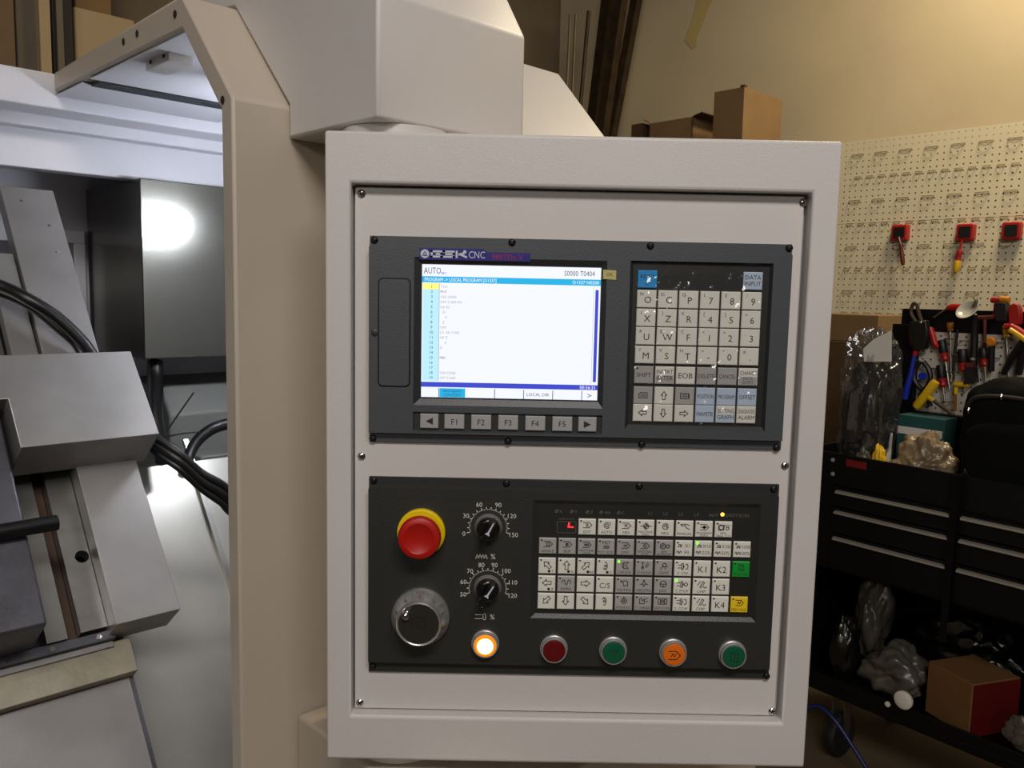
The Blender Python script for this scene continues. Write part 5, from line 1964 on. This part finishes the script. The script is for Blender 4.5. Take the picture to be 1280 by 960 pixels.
# cartons standing behind, left of the tool board
cu = 0.62
a0_, z0_ = hitK(1000, 465, cu)
a1_, z1_ = hitK(1099, 394, cu)
zmid = hitK(1060, 427, cu)[1]
b = MB()
b.box(K, (a0_, cu, zmid + 0.001), (a1_, cu + 0.22, z1_))
tag(b.build('carton', 'cardboard', bevel=0.003), 'brown carton on top of a stack behind the bagged part', 'carton')
b = MB()
b.box(K, (a0_ - 0.03, cu - 0.005, 0.001), (a1_ - 0.015, cu + 0.25, zmid))
tag(b.build('tall_carton', 'cardboard_dark', bevel=0.003), 'darker tall carton carrying the brown one behind the bagged part', 'carton')

# things in the tray
tp = thing('teal_box', K(hitK(1150, 540, .27)[0], 0.27, TRZ), 'teal and white paper box in the cart tray', 'box')
ta0, tz0_ = hitK(1121, 545, 0.22)
ta1, tz1_ = hitK(1181, 527, 0.22)
b = MB()
b.box(K, (ta0, 0.22, TRZ + 0.0005), (ta1, 0.305, hitK(1150, 521, 0.22)[1]))
b.build('box_body', 'carton_teal', tp, bevel=0.001)
b = MB()
b.box(K, (ta0 + 0.003, 0.2165, hitK(1124, 541, 0.22)[1]), (ta1 - 0.004, 0.2195, hitK(1124, 532, 0.22)[1]))
b.build('white_side', 'paper_white', tp)
soft('plastic_bag', 1160, 575, 0.11, 0.18, 0.15, 0.19, TRZ, 'bag_tan', 'crumpled tan plastic bag heaped in the cart tray', 'bag', p=1.7, amp=0.3, seed=2.7, fr=1.2, ridge=0.26, nu=90, nv=60)
soft('small_bag', 1119, 575, 0.04, 0.05, 0.045, 0.10, TRZ, 'bag_tan', 'small tan plastic bag between the yellow packet and big bag', 'bag', p=2.0, amp=0.25, seed=8.1, fr=1.9, ridge=0.25)
soft('yellow_packet', 1100, 560, 0.04, 0.040, 0.045, 0.135, TRZ, 'tool_yellow', 'yellow packet standing in the left of the cart tray', 'packet', p=2.2, amp=0.2, seed=3.3, fr=2.0, ridge=0.25)
soft('pale_packet', 1080, 562, 0.04, 0.050, 0.04, 0.115, TRZ, 'bag_white_shaded', 'pale small packet at the left tray end', 'packet', p=2.4, amp=0.2, seed=5.5, fr=2.0, ridge=0.15)
b = MB()
p = T(1111.5, 541, 0.14)
b.cyl(K(hitK(1111.5, 541, 0.14)[0], 0.14, TRZ + 0.0005), p, 0.010, n=14)
tag(b.build('white_bottle', 'paper_white', bevel=0.003), 'small white bottle top behind the yellow packet', 'bottle')
soft('clear_packet', 1212, 598, 0.04, 0.055, 0.05, 0.11, TRZ, 'bag_dark', 'dark shiny packet in the tray right of the tan bag', 'packet', p=2.2, amp=0.2, seed=6.1, fr=2.0, ridge=0.2)

# backpack
bk = thing('backpack', K(0.42, 0.17, TRZ), 'black fabric backpack standing at the right end of the cart', 'backpack')
b = MB()
blob(b, K(0.46, 0.15, TRZ + 0.18), (CW * 0.175, CB * 0.10, Z * 0.182), p=3.2, amp=0.06, seed=9.0, fr=1.6, ridge=0.06, flat_b=TRZ + 0.001)
b.build('main_compartment', 'cloth_black', bk, smooth=60)
b = MB()
blob(b, K(0.46, 0.055, TRZ + 0.13), (CW * 0.135, CB * 0.035, Z * 0.115), p=3.2, amp=0.06, seed=11.0, fr=1.6, flat_b=TRZ + 0.002)
b.build('front_pocket', 'cloth_black', bk, smooth=60)
b = MB()
b.tube(smooth_path([K(0.318, 0.07, TRZ + 0.27), K(0.345, 0.06, TRZ + 0.30), K(0.41, 0.055, TRZ + 0.31), K(0.56, 0.055, TRZ + 0.305)]), 0.006, 8)
b.build('piping', 'cloth_brown', bk)
for px, py in ((1252, 493), (1211, 510)):
    p = T(px, py, 0.045)
    b = MB()
    b.tube([p, p - CB * 0.003 - Z * 0.006, p - Z * 0.013], [0.004, 0.003, 0.002], 8)
    b.build('zip_pull', 'chrome', bk)
b = MB()
b.prism([K(0.335 + q, -0.024, z_) for q, z_ in ((0, 0.50), (0.018, 0.50), (0.022, 0.965), (0.002, 0.965))], CB * -0.003)
b.build('strap', 'cloth_black', bk)

# ------------------------------------------------------------------ bottom shelf
SHZ = 0.2325
u1, zz1 = hitK(1150, 890, 0.03)
# brown and red carton, turned on the shelf
cA = K(*[hitK(1216, 855, 0.03)[0], 0.03], SHZ)
e1 = (CW * -0.93 + CB * 0.36).normalized()
e2 = (CW * 0.36 + CB * 0.93).normalized()


def BX(x, y, z):
    return cA + e1 * x + e2 * y + Z * z


hx_ = hitK(1216, 856, 0.03)[1] - SHZ
rb2 = thing('red_carton', cA, 'brown and dark red carton on the cart bottom shelf', 'carton')
b = MB()
b.box(BX, (0, 0, 0.0008), (0.155, 0.17, hx_))
b.build('box_body', 'cardboard_shaded', rb2, bevel=0.002)
b = MB()
b.box(BX, (-0.0035, 0.004, 0.002), (-0.0005, 0.168, hx_ - 0.004))
b.build('red_side', 'carton_red_shaded', rb2)
soft('white_bag', 1118, 850, 0.10, 0.20, 0.14, 0.155, SHZ, 'bag_white_shaded', 'greyish white plastic bag slumped on the bottom shelf', 'bag', p=2.0, amp=0.4, seed=12.4, fr=1.2, ridge=0.18, nu=64, nv=40)
soft('tied_bag', 1090, 790, 0.27, 0.13, 0.12, 0.30, SHZ, 'bag_white_shaded', 'pale bag with a raised neck at the back of the bottom shelf', 'bag', p=1.8, amp=0.4, seed=14.4, fr=1.2, ridge=0.18)
soft('black_bag', 1056, 830, 0.06, 0.085, 0.1, 0.22, SHZ, 'bag_dark', 'black bag at the left end of the bottom shelf', 'bag', p=2.2, amp=0.2, seed=15.4, fr=1.8, ridge=0.2)
soft('dark_heap', 1205, 790, 0.34, 0.34, 0.13, 0.22, SHZ, 'bag_dark', 'dark shiny wrapped heap behind the red carton', 'bag', p=2.2, amp=0.25, seed=16.4, fr=1.8, ridge=0.25)
soft('silver_bag', 1283, 905, 0.012, 0.10, 0.03, 0.10, SHZ + 0.03, 'bag_white_shaded', 'crumpled clear bag at the right end of the bottom shelf', 'bag', p=2.0, amp=0.3, seed=17.4, fr=1.8, ridge=0.3)
b = MB()
pw = T(1131, 874, -0.02)
b.lathe(pw, -CB, [(0, 0), (0.022, 0), (0.026, 0.004), (0.026, 0.012), (0.020, 0.016), (0.004, 0.0165), (0, 0.016)], 28)
tag(b.build('white_roll', 'paper_white'), 'round white roll end poking out over the bottom shelf edge', 'roll')
b = MB()
pw = T(1110, 880, -0.006)
b.lathe(pw, -CB, [(0, 0), (0.008, 0), (0.008, 0.004), (0, 0.006)], 14)
tag(b.build('white_plug', 'paper_white'), 'small white round plug on the bottom shelf edge', 'plug')
hs_pts = [K(-0.14, -0.10, 0.006), K(-0.07, -0.09, 0.10), K(-0.01, -0.05, 0.175), K(0.05, -0.045, 0.165), K(0.13, -0.05, 0.10), K(0.22, -0.07, 0.03), K(0.30, -0.12, 0.006), K(0.42, -0.2, 0.006)]
hose('air_hose', hs_pts, 0.006, 'blue air hose arching over the cart caster', 'hose', None, 'hose_blue')
